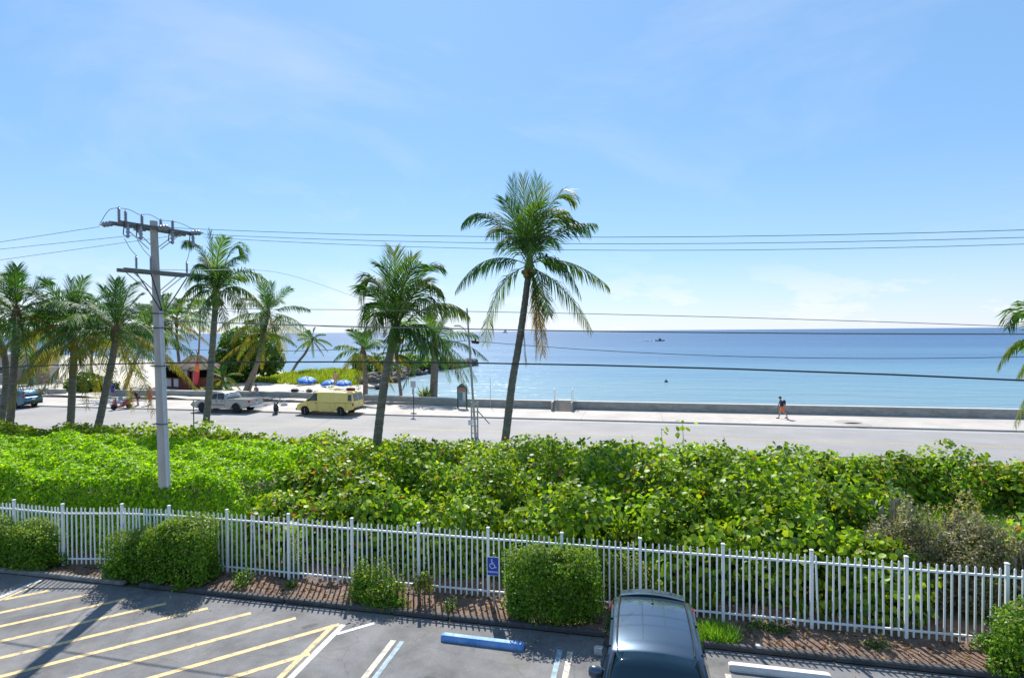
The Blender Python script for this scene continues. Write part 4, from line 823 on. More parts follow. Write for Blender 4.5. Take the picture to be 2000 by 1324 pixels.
# clipped bushes in front of the fence
BUSH = [(.075, .18, .014), (.12, .245, .018), (.18, .31, .022), (.24, .35, .03)]
def bush(label, parts, leaf=.08, dens=1.0, seed=0, box=.75, cols=BUSH, wts=(4, 4, 2.2, .9), name='bush', amp=.10, shell=.35, group='bushes in front of the fence', nstem=14, topyellow=.75):
    c0 = parts[0]; o = empty(name, (c0[0], c0[1], 0), 0, label, 'bush', group); P_, N_, T_ = [], [], []
    for k, (x_, y_, z_, rx, ry, h) in enumerate(parts):
        area = 2*math.pi*((rx*ry)**1.6/3+(rx*h)**1.6/3+(ry*h)**1.6/3)**(1/1.6)*1.5
        n = int(dens*area*2.0/(leaf*leaf*.29)); p, q = dome((x_, y_, z_), rx, ry, h, n, seed*17+k, amp, shell, box, jit=.7, up_bias=.3); P_.append(p); N_.append(q); T_.append(p[:, 2]/(h+z_))
        for j in range(int(9*box)+4 if rx > .6 else 0):
            d_ = Vector((random.gauss(0, 1), random.gauss(0, 1)-.5, abs(random.gauss(0, 1)))).normalized(); rr = random.uniform(.16, .34)
            p, q = dome((x_+rx*.92*d_.x, y_+ry*.95*d_.y, z_+h*.9*d_.z-.1), rr, rr, rr*.8, int(n*.03), seed*91+j, .25, .6, jit=.8); P_.append(p); N_.append(q); T_.append(p[:, 2]/(h+z_))
        s = stems(o, (x_, y_), rx*.7, ry*.7, h, nstem, .014); s.location = -Vector(o.location)
    big = parts[0][3] > .6
    for j in range(26 if big else 0):           # stray shoots
        x_, y_, z_, rx, ry, h = random.choice(parts); d_ = Vector((random.gauss(0, 1), random.gauss(0, 1)-.4, abs(random.gauss(0, .9))+.15)).normalized(); b_ = np.array([x_+rx*.95*d_.x, y_+ry*.95*d_.y, max(.2, z_+h*.95*d_.z)]); g_ = np.array(d_)+[0, 0, .7]; g_ /= np.linalg.norm(g_); k_ = 14
        t_ = np.linspace(-.3, 1, k_)[:, None]; p = b_+g_*t_*random.uniform(.18, .38)+rng.normal(0, .022, (k_, 3)); P_.append(p); N_.append(rng.normal(0, 1, (k_, 3))); T_.append(p[:, 2]/(h+z_))
    p = np.concatenate(P_); q = np.concatenate(N_); n = len(p)
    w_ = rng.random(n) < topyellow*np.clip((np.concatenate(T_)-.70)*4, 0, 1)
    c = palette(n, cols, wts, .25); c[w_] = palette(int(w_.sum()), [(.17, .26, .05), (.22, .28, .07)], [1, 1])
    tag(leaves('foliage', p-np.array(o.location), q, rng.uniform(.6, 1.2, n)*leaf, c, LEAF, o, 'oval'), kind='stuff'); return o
bush('dark green bush at the left edge in front of the fence', [(-17.1, 12.95, .12, .88, .5, 1.2), (-18.1, 13.0, .1, .8, .45, 1.1)], seed=1, shell=.5, amp=.18, box=.95)
bush('wide square bush left of the parking bay in front of the fence', [(-12.1, 12.98, .1, 1.05, .52, 1.62), (-13.55, 12.95, .05, .68, .48, 1.2)], seed=2, box=.82, amp=.15, shell=.5)
bush('low straggly bush under the middle of the fence', [(-6.35, 12.95, .0, .72, .40, .85), (-6.75, 13.0, .25, .3, .28, .7), (-6.0, 12.8, -.05, .5, .4, .6)], leaf=.075, dens=.42, seed=3, box=1, amp=.3, shell=.7, cols=BUSH+[(.30, .10, .03)], wts=(4, 4, 2, 1, .3))
bush('big square clipped bush right of the blue parking sign', [(-1.98, 13.0, .12, 1.08, .52, 1.58)], seed=4, box=.9, amp=.15, shell=.5)
bush('clipped bush at the right edge in front of the fence', [(7.95, 12.75, .1, 1.25, .6, 1.42)], seed=5, box=.9, amp=.15, shell=.5)
bush('thin yellow green sapling between the straggly bush and the sign', [(-5.15, 13.05, .35, .32, .25, .55)], leaf=.09, dens=.4, seed=6, box=1, amp=.3, shell=.8, cols=[(.14, .17, .03), (.08, .14, .03), (.25, .20, .04)], wts=(3, 3, 1), name='sapling', nstem=4)
bush('small light green weed at the foot of the fence', [(-10.2, 13.0, .0, .28, .25, .45)], leaf=.10, dens=.35, seed=7, box=1, amp=.3, shell=.8, cols=[(.16, .28, .04), (.10, .22, .03)], wts=(1, 1), name='weed', nstem=4)
bush('yellow green creeper growing on the fence behind the blue SUV', [(-.2, 14.1, .0, .75, .3, 1.45), (1.0, 14.1, 0, .6, .3, 1.2)], leaf=.075, dens=.35, seed=8, box=1, amp=.3, shell=.8, cols=[(.22, .28, .05), (.12, .22, .03), (.30, .16, .05)], wts=(3, 3, .5), name='creeper', nstem=8)
bush('pale climbing weed on the fence left of the straggly bush', [(-9.25, 13.75, .0, .34, .12, 1.35)], leaf=.05, dens=.3, seed=9, box=1, amp=.3, shell=.8, cols=[(.28, .36, .16), (.14, .24, .05)], wts=(3, 2), name='climbing_weed', nstem=5)
for k, (x_, y_, r_, lb) in enumerate([(-8.9, 13.2, .3, 'low green weeds at the fence foot below the pale climber'), (2.9, 13.45, .6, 'dark green weeds at the fence foot right of the grass tuft'), (4.9, 13.0, .35, 'sparse green weeds in the bed right of the SUV'), (-4.4, 12.95, .2, 'tiny weed patch left of the sign post')]):
    bush(lb, [(x_, y_, -.05, r_, .22, .32)], leaf=.06, dens=.4, seed=40+k, box=1, amp=.3, shell=.9, cols=[(.09, .18, .03), (.05, .12, .02), (.16, .24, .05)], wts=(3, 3, 1), name='weed', nstem=3, group='weeds in the bed')
# grass tufts
def grass(label, cx_, cy_, rx, ry, n, h, cols, name='grass_tuft', z=0., kind=None, wd=.3, wts=None, lean=.5):
    a = rng.uniform(0, 6.3, n); r_ = np.sqrt(rng.random(n)); p = np.stack([cx_+rx*r_*np.cos(a), cy_+ry*r_*np.sin(a), np.full(n, z)], 1)
    d = rng.normal(0, lean, (n, 3)); d[:, 2] = 1; s = rng.uniform(.5, 1.1, n)*h; c = palette(n, cols, wts or [1]*len(cols)); nr = np.cross(d, rng.normal(size=(n, 3)))
    T, F = TEMPL['blade']; return tag(leaves(name, p, nr, s, c, HEDGELEAF, None, 'blade', d), label, 'grass', None, kind)
grass('bright green grass tuft in the bed right of the blue SUV', 1.72, 12.85, .42, .32, 1500, .34, [(.17, .34, .04), (.11, .26, .03), (.24, .36, .07)], z=.05)
grass('short bright grass at the far right edge behind the cactus', 11.0, 20.0, 6.0, 4.2, 26000, .38, [(.12, .26, .04), (.08, .19, .03), (.16, .24, .05)], z=-.02, kind='stuff', lean=.4)

# prickly pear clump
def cactus(label, spots):
    o = empty('prickly_pear', (7.2, 15.6, 0), 0, label, 'cactus'); m = mat('cactus_pad', (.17, .19, .12), .8, var=.3, scale=9, bump=.3, bscale=40, col2=(.30, .29, .20))
    me = None; off = Vector(o.location)
    for (x_, y_, rx, ry, h, n) in spots:
        for k in range(n):
            a = random.uniform(0, 6.3); q = math.sqrt(random.random()); z = h*(1-.55*q*q)*random.uniform(.35, 1.05)
            if me is None:
                mb = MB(); prof = [(.01, -.0), (.05, .03), (.085, .1), (.085, .16), (.05, .225), (.008, .24)]; mb.lathe(prof, (0, 0, 0), 8); mb.v = [(u, v*.22, w_) for u, v, w_ in mb.v]; ob = mb.build('pad', m, o, 50); me = ob
            else: ob = copy_obj(me, o)
            ob.location = Vector((x_+rx*q*math.cos(a), y_+ry*q*math.sin(a), z))-off; ob.rotation_euler = (random.gauss(0, .5), random.gauss(0, .5), random.uniform(0, 6.3)); s = random.uniform(.4, .8); ob.scale = (s, s, s)
    mb = MB()
    for k in range(60):
        x_, y_, rx, ry, h, n = random.choice(spots); a = random.uniform(0, 6.3); q = random.random(); e = (x_+rx*q*math.cos(a), y_+ry*q*math.sin(a), h*(1-.5*q*q)*.95); mb.tube([(x_+rx*.3*math.cos(a), y_+ry*.3*math.sin(a), 0), (e[0]*.5+x_*.5, e[1]*.5+y_*.5, e[2]*.6), e], [.03, .025, .015], 6)
    mb.build('branches', mat('cactus_branch', (.27, .24, .17), .9, var=.3, scale=10), o, loc=-off)
cactus('grey green prickly pear clump behind the fence at right', [(6.6, 16.4, .9, 1.0, 2.45, 115), (7.9, 16.0, 1.0, .9, 2.3, 115), (8.9, 15.2, .7, .7, 1.9, 68)])
bush('dry grey twiggy shrub tangled through the cactus clump', [(6.7, 16.1, 0, 1.1, 1.0, 2.4), (8.1, 15.8, 0, 1.1, .9, 2.25), (9.1, 15.0, 0, .7, .7, 1.7)], leaf=.08, dens=.5, seed=12, box=1, amp=.25, shell=.5, cols=[(.27, .26, .17), (.20, .20, .12), (.34, .30, .22), (.12, .15, .07)], wts=(3, 3, 2, 2), name='dry_shrub', nstem=40, topyellow=0, group='plants at the cactus clump')

# ------------------------------------------------------------------ palms
PG = [(.042, .108, .028), (.060, .14, .030), (.092, .185, .03), (.15, .19, .03), (.24, .20, .03), (.24, .17, .10), (.16, .13, .11)]
def frond(parent, P0, Pm, P2, Ll=.85, colr=PG[0], n=46, wd=.075, droop=.5, dead=False, tipc=None):
    P0, Pm, P2 = (np.asarray(v, float) for v in (P0, Pm, P2)); C1 = 2*Pm-.5*(P0+P2)
    t = np.linspace(0, 1, n); B = ((1-t)**2)[:, None]*P0+(2*t*(1-t))[:, None]*C1+(t**2)[:, None]*P2
    T = (2*(1-t))[:, None]*(C1-P0)+(2*t)[:, None]*(P2-C1); T /= np.linalg.norm(T, axis=1, keepdims=True)
    S = np.cross(T, [0, 0, 1.]); ln = np.linalg.norm(S, axis=1, keepdims=True)
    alt = np.cross(T, rng.normal(size=3)); S = np.where(ln > .25, S/np.maximum(ln, 1e-6), alt/np.linalg.norm(alt, axis=1, keepdims=True))
    tw = rng.normal(0, .35)+rng.normal(0, .04, n).cumsum()*.3
    U = np.cross(S, T); S2 = S*np.cos(tw)[:, None]+U*np.sin(tw)[:, None]
    V, F, C = [], [], []
    use = t > .13; prof = np.sin(np.pi*np.clip(.14+.80*(t-.13)/.87, 0, 1))**.55
    for sgn in (-1, 1):
        Bq, Tq, Sq = B[use], T[use], S2[use]*sgn; k = len(Bq); L_ = Ll*prof[use]*rng.uniform(.85, 1.1, k)
        fwd = .5+.5*t[use]**2+.7*np.clip(Tq[:, 2]-.35, 0, 1); g = droop*rng.uniform(.7, 1.3, k)*(1-.75*np.abs(Tq[:, 2])*(Tq[:, 2] > 0))
        d1 = Sq*.8+Tq*fwd[:, None]+[0, 0, .12]; d1[:, 2] -= g*.85; d1 += rng.normal(0, .09, (k, 3)); d1 /= np.linalg.norm(d1, axis=1, keepdims=True)
        d2 = d1.copy(); d2[:, 2] -= g*2.1; d2 /= np.linalg.norm(d2, axis=1, keepdims=True)
        m1 = Bq+d1*(L_*.5)[:, None]; tp = m1+d2*(L_*.55)[:, None]; w1 = Tq*(wd*.35); w2 = Tq*(wd*.5)
        b = len(V)*0
        vv = np.stack([Bq-w1, Bq+w1, m1-w2, m1+w2, tp], 1).reshape(-1, 3); base = sum(len(q) for q in V); V.append(vv)
        i = base+np.arange(k)*5; F.append(np.concatenate([np.stack([i, i+1, i+3], 1), np.stack([i, i+3, i+2], 1), np.stack([i+2, i+3, i+4], 1)]))
        cc = np.asarray(colr)[None]*rng.uniform(.7, 1.3, (k, 1))
        if tipc is not None: f = (t[use]**1.5)[:, None]; cc = cc*(1-f)+np.asarray(tipc)*f
        C.append(np.repeat(cc, 5, 0))
    # rachis: a three-sided tapering stalk
    rr = .035*(1-.85*t)+.004; base = sum(len(q) for q in V)
    ring = np.stack([B+S*rr[:, None], B-S*rr[:, None], B-np.cross(S, T)*rr[:, None]*1.2], 1).reshape(-1, 3); V.append(ring)
    i = base+np.arange(n-1)*3
    for a, b in ((0, 1), (1, 2), (2, 0)): F.append(np.stack([i+a, i+b, i+3+b], 1)); F.append(np.stack([i+a, i+3+b, i+3+a], 1))
    rc = (.20, .20, .07) if not dead else (.24, .18, .12); C.append(np.tile(rc, (len(ring), 1)))
    return npmesh('frond', np.concatenate(V)-np.array(parent.location), np.concatenate(F), PALMLEAF, parent, np.concatenate(C))
def catmull(pts, m=6):
    P = [np.asarray(p, float) for p in pts]; P = [2*P[0]-P[1]]+P+[2*P[-1]-P[-2]]; o = []
    for i in range(1, len(P)-2):
        for k in range(m):
            t = k/m; o.append(.5*((2*P[i])+(-P[i-1]+P[i+1])*t+(2*P[i-1]-5*P[i]+4*P[i+1]-P[i+2])*t*t+(-P[i-1]+3*P[i]-3*P[i+1]+P[i+2])*t**3))
    o.append(P[-2]); return o
def palm(label, path, r0_, r1_, seed, size=4.2, nf=20, fr=None, yellow=.15, dead=0, nuts=True, group=None, Ll=.85, nl=56, wd=.066, extra=0, updir=(0, 0, 1), droopk=1.):
    """path: trunk points from the ground up; fr: list of (mid, tip) world points; else a random crown"""
    random.seed(seed)
    o = empty('coconut_palm', path[0], 0, label, 'palm', group); off = -Vector(o.location)
    pts = catmull(path, 10); n = len(pts)
    rad = [r0_+(r1_-r0_)*(k/(n-1))+(.35*r0_*max(0, 1-k/(n*.06)) if k < n*.06 else 0)+(.012 if k % 2 else 0) for k in range(n)]
    MB().tube(pts, rad, 10).build('trunk', BARK, o, 60, loc=off)
    top = np.asarray(pts[-1], float); ax = np.asarray(pts[-1])-np.asarray(pts[-4]); ax /= np.linalg.norm(ax)
    MB().tube([top-ax*.25, top+ax*.1, top+ax*.6, top+ax*1.0], [r1_*1.15, r1_*1.7, r1_*1.3, r1_*.4], 10).build('crownshaft', mat('crown_fibre', (.16, .10, .05), .95, var=.4, scale=12, bump=.6), o, 60, loc=off)
    cr = top+ax*.35
    if fr:
        for it in fr:
            mid, tip = it[0], it[1]; ci = it[2] if len(it) > 2 else random.choice([0, 0, 1, 1, 2]); dr = it[3] if len(it) > 3 else .5
            st = cr+ax*random.uniform(-.15, .3)+rng.normal(0, .05, 3)
            frond(o, st, mid, tip, Ll, PG[ci], nl, wd, dr*droopk, ci >= 5, PG[3] if (ci < 3 and random.random() < .3) else None)
    for k in range(nf if not fr else extra):
        az = k*2.39996+random.uniform(-.3, .3); q = (k+.5)/max(nf if not fr else extra, 1); el = R(82-122*q**.9+random.uniform(-9, 9)); ln = size*random.uniform(.85, 1.08)*(.8 if q < .15 else 1)
        d = np.array([math.cos(az)*math.cos(el), math.sin(az)*math.cos(el), math.sin(el)]); h = np.array([math.cos(az), math.sin(az), 0])
        sag = ln*(.10+.34*max(0, math.cos(el)))*random.uniform(.8, 1.15)
        tip = cr+d*ln*.93+np.array([0, 0, -sag]); mid = cr+d*ln*.5+np.array([0, 0, -sag*.18])
        ci = random.choice([0, 0, 1, 1, 2]) if q < .72 or random.random() > yellow*2.2 else random.choice([3, 4, 4])
        frond(o, cr+ax*random.uniform(-.1, .25), mid, tip, Ll*size/4.2, PG[ci], nl, wd, (.25+.55*q)*droopk, False, PG[4] if (q > .6 and random.random() < yellow) else None)
    for k in range(dead):
        az = random.uniform(0, 6.3); ln = size*random.uniform(.7, .9); tip = cr+np.array([.35*math.cos(az), .35*math.sin(az), -ln]); mid = cr+np.array([.55*math.cos(az), .55*math.sin(az), -ln*.42])
        frond(o, cr, mid, tip, .6, PG[random.choice([5, 6])], 30, .045, .9, True)
    if nuts:
        for k in range(7):
            a = random.uniform(0, 6.3); MB().lathe([(.02, -.13), (.09, -.08), (.115, 0), (.09, .09), (.02, .13)], (cr[0]+.32*math.cos(a)+off.x, cr[1]+.32*math.sin(a)+off.y, cr[2]-.35+random.uniform(-.15, .1)+off.z), 8).build('coconut', mat('coconut', (.20, .20, .05), .5, var=.3, col2=(.30, .14, .05)), o, 60)
    return o
def PP(Y, *pts): return [PY(a, b, Y) for a, b in pts]
def tp(Y, px, py): q = PY(px, py, Y); q[2] = -.05; return q
def fp(Y, lst):
    out = []
    for it in lst:
        (mx_, my_), (tx_, ty_), dy = it[0], it[1], it[2]; out.append((PY(mx_, my_, Y+dy*.55), PY(tx_, ty_, Y+dy), *it[3:]))
    return out
# the tall palm in the middle
Y = 28.0
palm('tallest palm with a slim curved trunk and hanging dead fronds, standing alone', [tp(Y, 980, 912)]+PP(Y, (988, 850), (1000, 750), (1012, 680), (1024, 600), (1032, 535)), .21, .15, 3, dead=0, fr=fp(Y, [
    ((960, 425), (905, 434), .3, 0, .7), ((955, 507), (893, 562), -.3, 0, .8), ((975, 565), (948, 668), -.6, 0, .6), ((1012, 430), (1000, 352), .4, 1, .2), ((1026, 430), (1022, 350), -.4, 1, .2), ((1042, 430), (1050, 350), .6, 1, .25), ((1010, 440), (988, 392), -1.2, 0, .3),
    ((1075, 400), (1122, 388), .6, 0, .45), ((1085, 430), (1150, 452), .2, 0, .75), ((1080, 455), (1158, 436), -.8, 0, .5), ((1110, 512), (1187, 558), .5, 0, .7), ((1085, 505), (1132, 572), -1.2, 0, .7), ((1095, 560), (1153, 642), .3, 0, .55), ((1058, 560), (1072, 615), -1.0, 0, .5),
    ((1030, 450), (1045, 400), -2.2, 2, .4), ((1005, 470), (985, 470), -2.8, 0, .6), ((1060, 465), (1085, 470), 2.6, 0, .5), ((1015, 460), (975, 420), 2.2, 0, .4), ((1040, 445), (1065, 365), -1.0, 1, .3), ((1055, 440), (1100, 410), -1.6, 0, .5), ((1000, 450), (960, 455), 1.6, 0, .6), ((1035, 470), (1035, 520), -2.6, 2, .8),
    ((1046, 600), (1046, 698), -.4, 6, .8), ((1052, 610), (1060, 690), .1, 5, .9), ((1024, 620), (1028, 700), -.2, 6, .9), ((1050, 570), (1052, 640), .4, 5, .8)]), nl=58, Ll=1.3)
# the palm left of it
Y = 26.0
palm('stocky bushy palm in front of the yellow van rear, with wide drooping crown', [tp(Y, 731, 925)]+PP(Y, (737, 860), (745, 790), (756, 720), (768, 665)), .23, .19, 4, fr=fp(Y, [
    ((772, 555), (770, 492), .3, 1, .2), ((785, 560), (805, 502), -.6, 1, .3), ((765, 560), (745, 520), -.8, 1, .3), ((815, 545), (860, 520), .5, 0, .5), ((820, 560), (862, 572), -.8, 0, .7), ((815, 585), (855, 610), -1.6, 0, .7), ((845, 595), (912, 612), .4, 0, .85), ((840, 640), (897, 735), .2, 0, .7), ((815, 650), (870, 700), -.6, 0, .8), ((730, 545), (703, 590), -.3, 0, .7), ((735, 590), (700, 640), .4, 0, .7), ((740, 580), (715, 560), -1.6, 0, .6),
    ((785, 590), (800, 600), -2.4, 2, .7), ((770, 585), (765, 570), 2.3, 0, .4), ((800, 575), (830, 545), 1.8, 0, .5), ((745, 610), (720, 650), -1.8, 0, .8), ((800, 640), (830, 690), -1.8, 0, .8), ((750, 570), (728, 545), 1.5, 0, .4), ((790, 555), (822, 515), -1.2, 1, .35), ((700+70, 620), (755, 680), -2.0, 1, .8)]), nl=58, Ll=1.3)
Y = 28.5
palm('tall palm right of the utility pole, trunk rising before the pickup', [tp(Y, 393, 890)]+PP(Y, (402, 830), (411, 730), (417, 650), (421, 590)), .20, .15, 5, fr=fp(Y, [
    ((416, 510), (411, 455), .3, 1, .2), ((425, 505), (440, 465), -.6, 2, .3), ((455, 485), (482, 508), .4, 2, .6), ((395, 490), (362, 478), -.2, 0, .7), ((398, 515), (362, 560), .6, 0, .7), ((470, 530), (522, 548), -.3, 0, .75), ((465, 560), (515, 600), .6, 0, .7), ((455, 575), (490, 640), -.5, 3, .7), ((385, 555), (345, 600), -.3, 0, .8), ((385, 575), (350, 665), .5, 0, .7), ((430, 590), (450, 660), -1.2, 0, .7), ((405, 585), (395, 645), -1.3, 1, .7),
    ((430, 530), (440, 520), -2.4, 0, .7), ((415, 530), (400, 500), 2.2, 0, .4), ((445, 545), (475, 540), 2.0, 0, .5), ((405, 540), (380, 540), -2.0, 0, .8), ((420, 560), (425, 600), -2.4, 2, .8), ((440, 520), (470, 500), -1.4, 0, .5)]), nl=60, Ll=.95)
ROW = 'palms lining the near side of the road'
Y = 29.0
palm('palm with leaning trunk just left of the utility pole', [tp(Y, 176, 900)]+PP(Y, (192, 830), (207, 760), (218, 710), (226, 660)), .22, .17, 6, nf=28, size=5.1, yellow=.3, group=ROW)
Y = 29.5
palm('palm with upright trunk left of the leaning trunk, old fronds yellow', [tp(Y, 133, 900)]+PP(Y, (138, 820), (142, 740), (144, 690), (141, 645)), .22, .18, 7, nf=28, size=5.1, yellow=.45, group=ROW)
Y = 28.0
palm('leftmost palm with full crown, trunk crossing the blue SUV', [tp(Y, 12, 905)]+PP(Y, (20, 820), (26, 740), (30, 680), (32, 625)), .22, .17, 8, nf=28, size=5.2, yellow=.25, group=ROW)
Y = 30.0
palm('palm cut off by the left edge, trunk beside the leftmost full palm', [tp(Y, -5, 895)]+PP(Y, (3, 820), (12, 740), (5, 680), (-25, 630)), .21, .17, 9, nf=20, size=4.3, yellow=.2, group=ROW)
Y = 28.0
palm('palm cut off by the right edge with fronds over the promenade', [tp(Y, 2085, 905)]+PP(Y, (2080, 840), (2070, 770), (2062, 725)), .21, .17, 10, nf=0, fr=fp(Y, [((2000, 615), (1968, 640), 0, 0, .7), ((1995, 665), (1950, 715), -.3, 2, .8), ((2020, 740), (1983, 828), .3, 3, .7), ((2060, 620), (2050, 540), .3), ((2100, 620), (2140, 560), 0), ((2130, 660), (2180, 690), .4), ((2110, 720), (2150, 790), -.4), ((2040, 640), (2000, 590), -1.5), ((2030, 690), (1990, 730), 1.2, 1, .8)]), Ll=.95)
# palms on the beach behind the wall
def bp(label, bx, by, pts, crown_size, seed, nf=16, r=.17, yellow=.2, z=.3, group='palms on the beach', **k):
    b = G(bx, by, z); Y = b[1]; b[2] = beach_z(b[0], b[1])-.1
    return palm(label, [b]+PP(Y, *pts), r, r*.75, seed, crown_size, nf, yellow=yellow, group=group, nuts=False, nl=40, wd=.095, **k)
bp('short thick dark palm behind the sea wall left of the lamp post', 846, 772, [(848, 740), (850, 705), (850, 675)], 5.4, 31, 22, .42, .12, Ll=1.1)
bp('yellowing palm behind the sea wall left of the bushy palm', 713, 776, [(714, 745), (712, 715), (710, 695)], 4.3, 32, 14, .26, .7, Ll=1.0)
bp('thin young palm behind the sea wall below the bushy crown', 784, 773, [(780, 745), (776, 715), (775, 700)], 2.4, 33, 10, .17, .8)
bp('small lone palm leaning right over the sea beyond the dune', 568, 729, [(580, 710), (596, 690), (607, 668)], 3.2, 34, 15, .22, .05)
bp('palm with two-tone crown above the beach behind the pickup bed', 484, 766, [(498, 725), (512, 670), (522, 620)], 5.2, 35, 20, .24, .45, Ll=1.1)
bp('slanting palm crossing the one behind the pickup bed', 476, 767, [(490, 735), (503, 705), (512, 665)], 4.4, 36, 16, .2, .4)
bp('far slim palm above the thatched hut', 386, 712, [(388, 690), (390, 650), (391, 610)], 4.6, 37, 16, .2, .1)
bp('beach palm behind the utility pole with yellow hanging fronds', 242, 764, [(252, 735), (268, 695), (288, 650)], 5.0, 38, 19, .22, .5)
bp('beach palm right behind the utility pole', 318, 752, [(320, 700), (322, 650), (322, 620)], 4.8, 39, 16, .2, .2)
bp('young low palm beside the thatched hut', 430, 762, [(432, 752), (434, 745)], 2.6, 40, 11, .12, .7)
bp('far beach palm between the two left row palms', 182, 738, [(178, 715), (180, 690), (183, 650)], 5, 41, 16, .2, .2)
bp('far beach palm behind the leftmost row palm', 95, 740, [(98, 715), (97, 690), (92, 650)], 5, 42, 16, .2, .2)

bp('beach palm with low crown behind the leaning trunk palm', 208, 752, [(212, 725), (220, 700), (232, 668)], 5.4, 43, 20, .22, .4)
bp('beach palm behind the upright trunk at left', 60, 752, [(62, 720), (66, 690), (72, 655)], 5.4, 44, 20, .22, .3)
bp('beach palm right of the utility pole behind the tall palm', 352, 748, [(350, 710), (346, 670), (345, 635)], 5.2, 45, 18, .2, .3)
# leafy trees and bushes on the beach and the jetty
def leafy(label, blobs, leaf, seed, cols, wts, cat='tree', name='leafy_tree', trunk=None, dens=.8, group=None):
    c0 = blobs[0]; o = empty(name, (c0[0], c0[1], beach_z(c0[0], c0[1])-.05), 0, label, cat, group); P_, N_ = [], []
    for k, (x_, y_, z_, rx, ry, h) in enumerate(blobs):
        d = rng.normal(size=(int(dens*4*math.pi*(rx*h)*2.2/(leaf*leaf*.62)), 3)); d /= np.linalg.norm(d, axis=1, keepdims=True); kk = lump(d, seed*7+k, .2)*(1-.4*rng.beta(1, 2, len(d)))
        p = d*kk[:, None]*[rx, ry, h]+[x_, y_, z_]; P_.append(p); N_.append(d+[0, 0, .4]+rng.normal(0, .6, d.shape))
    p = np.concatenate(P_); q = np.concatenate(N_); ok = p[:, 2] > o.location.z-.1; p, q = p[ok], q[ok]; n = len(p)
    tag(leaves('crown', p-np.array(o.location), q, rng.uniform(.6, 1.2, n)*leaf, palette(n, cols, wts, .3), LEAF, o, 'round4'), kind='stuff')
    m = MB()
    for k, (x_, y_, z_, rx, ry, h) in enumerate(blobs):
        for j in range(3): m.tube([(c0[0]+random.uniform(-.2, .2), c0[1], o.location.z-.1), ((c0[0]+x_)/2+random.uniform(-.3, .3), (c0[1]+y_)/2, z_*.5), (x_+random.uniform(-.5, .5)*rx, y_+random.uniform(-.5, .5)*ry, z_+.2*h)], [.16, .1, .04], 6)
    m.build('trunk', STEM, o, loc=-Vector(o.location)); return o
TG = [(.07, .15, .022), (.10, .20, .025), (.15, .25, .03), (.21, .29, .03)]
b = G(478, 752, .3)
def bl(px, py, Y, rw, rh): q = PY(px, py, Y); s = np.linalg.norm(q-CAMP)/FPX; return (q[0], q[1], q[2], rw*s, rw*s*.8, rh*s)
leafy('round dense green tree on the beach right of the thatched hut', [bl(470, 700, 66, 44, 40), bl(445, 720, 65, 30, 32), bl(515, 690, 66.5, 32, 38), bl(480, 665, 66.5, 40, 26), bl(535, 705, 67, 18, 20)], .34, 51, TG, (4, 4, 3, 2))
leafy('low dark green bush behind the low wall at left', [bl(172, 750, 53.5, 32, 18), bl(205, 755, 54, 22, 12), bl(150, 755, 53.5, 18, 12)], .26, 52, TG, (4, 4, 2, 1), 'bush', 'beach_bush')
leafy('dark trees at the base of the rock jetty', [bl(722, 716, 84, 26, 24), bl(752, 720, 86, 20, 15), bl(700, 705, 86, 14, 18)], .36, 53, TG, (5, 4, 1.5, .6), 'bush', 'jetty_bush')
leafy('low green bushes on the far half of the rock jetty', [bl(795, 703, 96, 26, 13), bl(830, 708, 99, 22, 10), bl(866, 706, 105, 14, 8)], .36, 54, TG, (3, 4, 3, 1), 'bush', 'jetty_bush')
leafy('green plants at the foot of the thatched hut', [bl(425, 762, 54.5, 22, 8), bl(398, 763, 54.2, 14, 5)], .2, 55, [(.14, .2, .04), (.09, .16, .03)], (1, 1), 'bush', 'beach_bush')
# dune grass
n = 26000; cand = np.stack([rng.uniform(-60, -34, n*2), rng.uniform(58, 92, n*2)], 1)
dp = np.array([(-50.5, 66.5), (-44, 63.6), (-38.5, 65.5), (-37, 70), (-37.5, 78), (-41, 86), (-47, 89.5), (-52, 84), (-53, 76)]); ins = np.zeros(len(cand), bool)
for a, b in zip(dp, np.roll(dp, -1, 0)):
    c = ((a[1] > cand[:, 1]) != (b[1] > cand[:, 1])); ins ^= c & (cand[:, 0] < (b[0]-a[0])*(cand[:, 1]-a[1])/(b[1]-a[1]+1e-12)+a[0])
p = cand[ins & ((np.sin(cand[:, 0]*.9)*np.sin(cand[:, 1]*.7)+rng.normal(0, .5, len(cand))) > -.6)][:n]
p = np.concatenate([p, np.array([[beach_z(*q)] for q in p])-.03], 1); d = rng.normal(0, .45, p.shape); d[:, 2] = 1; n = len(p)
TEMPL['wide'] = (np.array([[0, -.09, 0], [0, .09, 0], [1, 0, 0]]), np.array([[0, 1, 2]]))
tag(leaves('dune_grass', p, np.cross(d, rng.normal(size=p.shape)), rng.uniform(.45, 1.0, n), palette(n, [(.22, .27, .05), (.15, .22, .03), (.30, .30, .08), (.10, .16, .03)], [3, 3, 1.5, 1.5]), HEDGELEAF, None, 'wide', d), 'yellow green dune grass mound behind the blue umbrellas', 'grass', kind='stuff')
ag = G(829, 772, .4); n = 60
tag(leaves('agave', np.tile([ag[0], ag[1], beach_z(ag[0], ag[1])], (n, 1))+rng.normal(0, .05, (n, 3)), rng.normal(size=(n, 3)), rng.uniform(1.0, 1.9, n), palette(n, [(.17, .22, .10), (.11, .17, .07)], [1, 1]), LEAF, None, 'wide', rng.normal(0, .45, (n, 3))+[0, 0, 1]), 'spiky agave beside the thick palm behind the sea wall', 'plant')

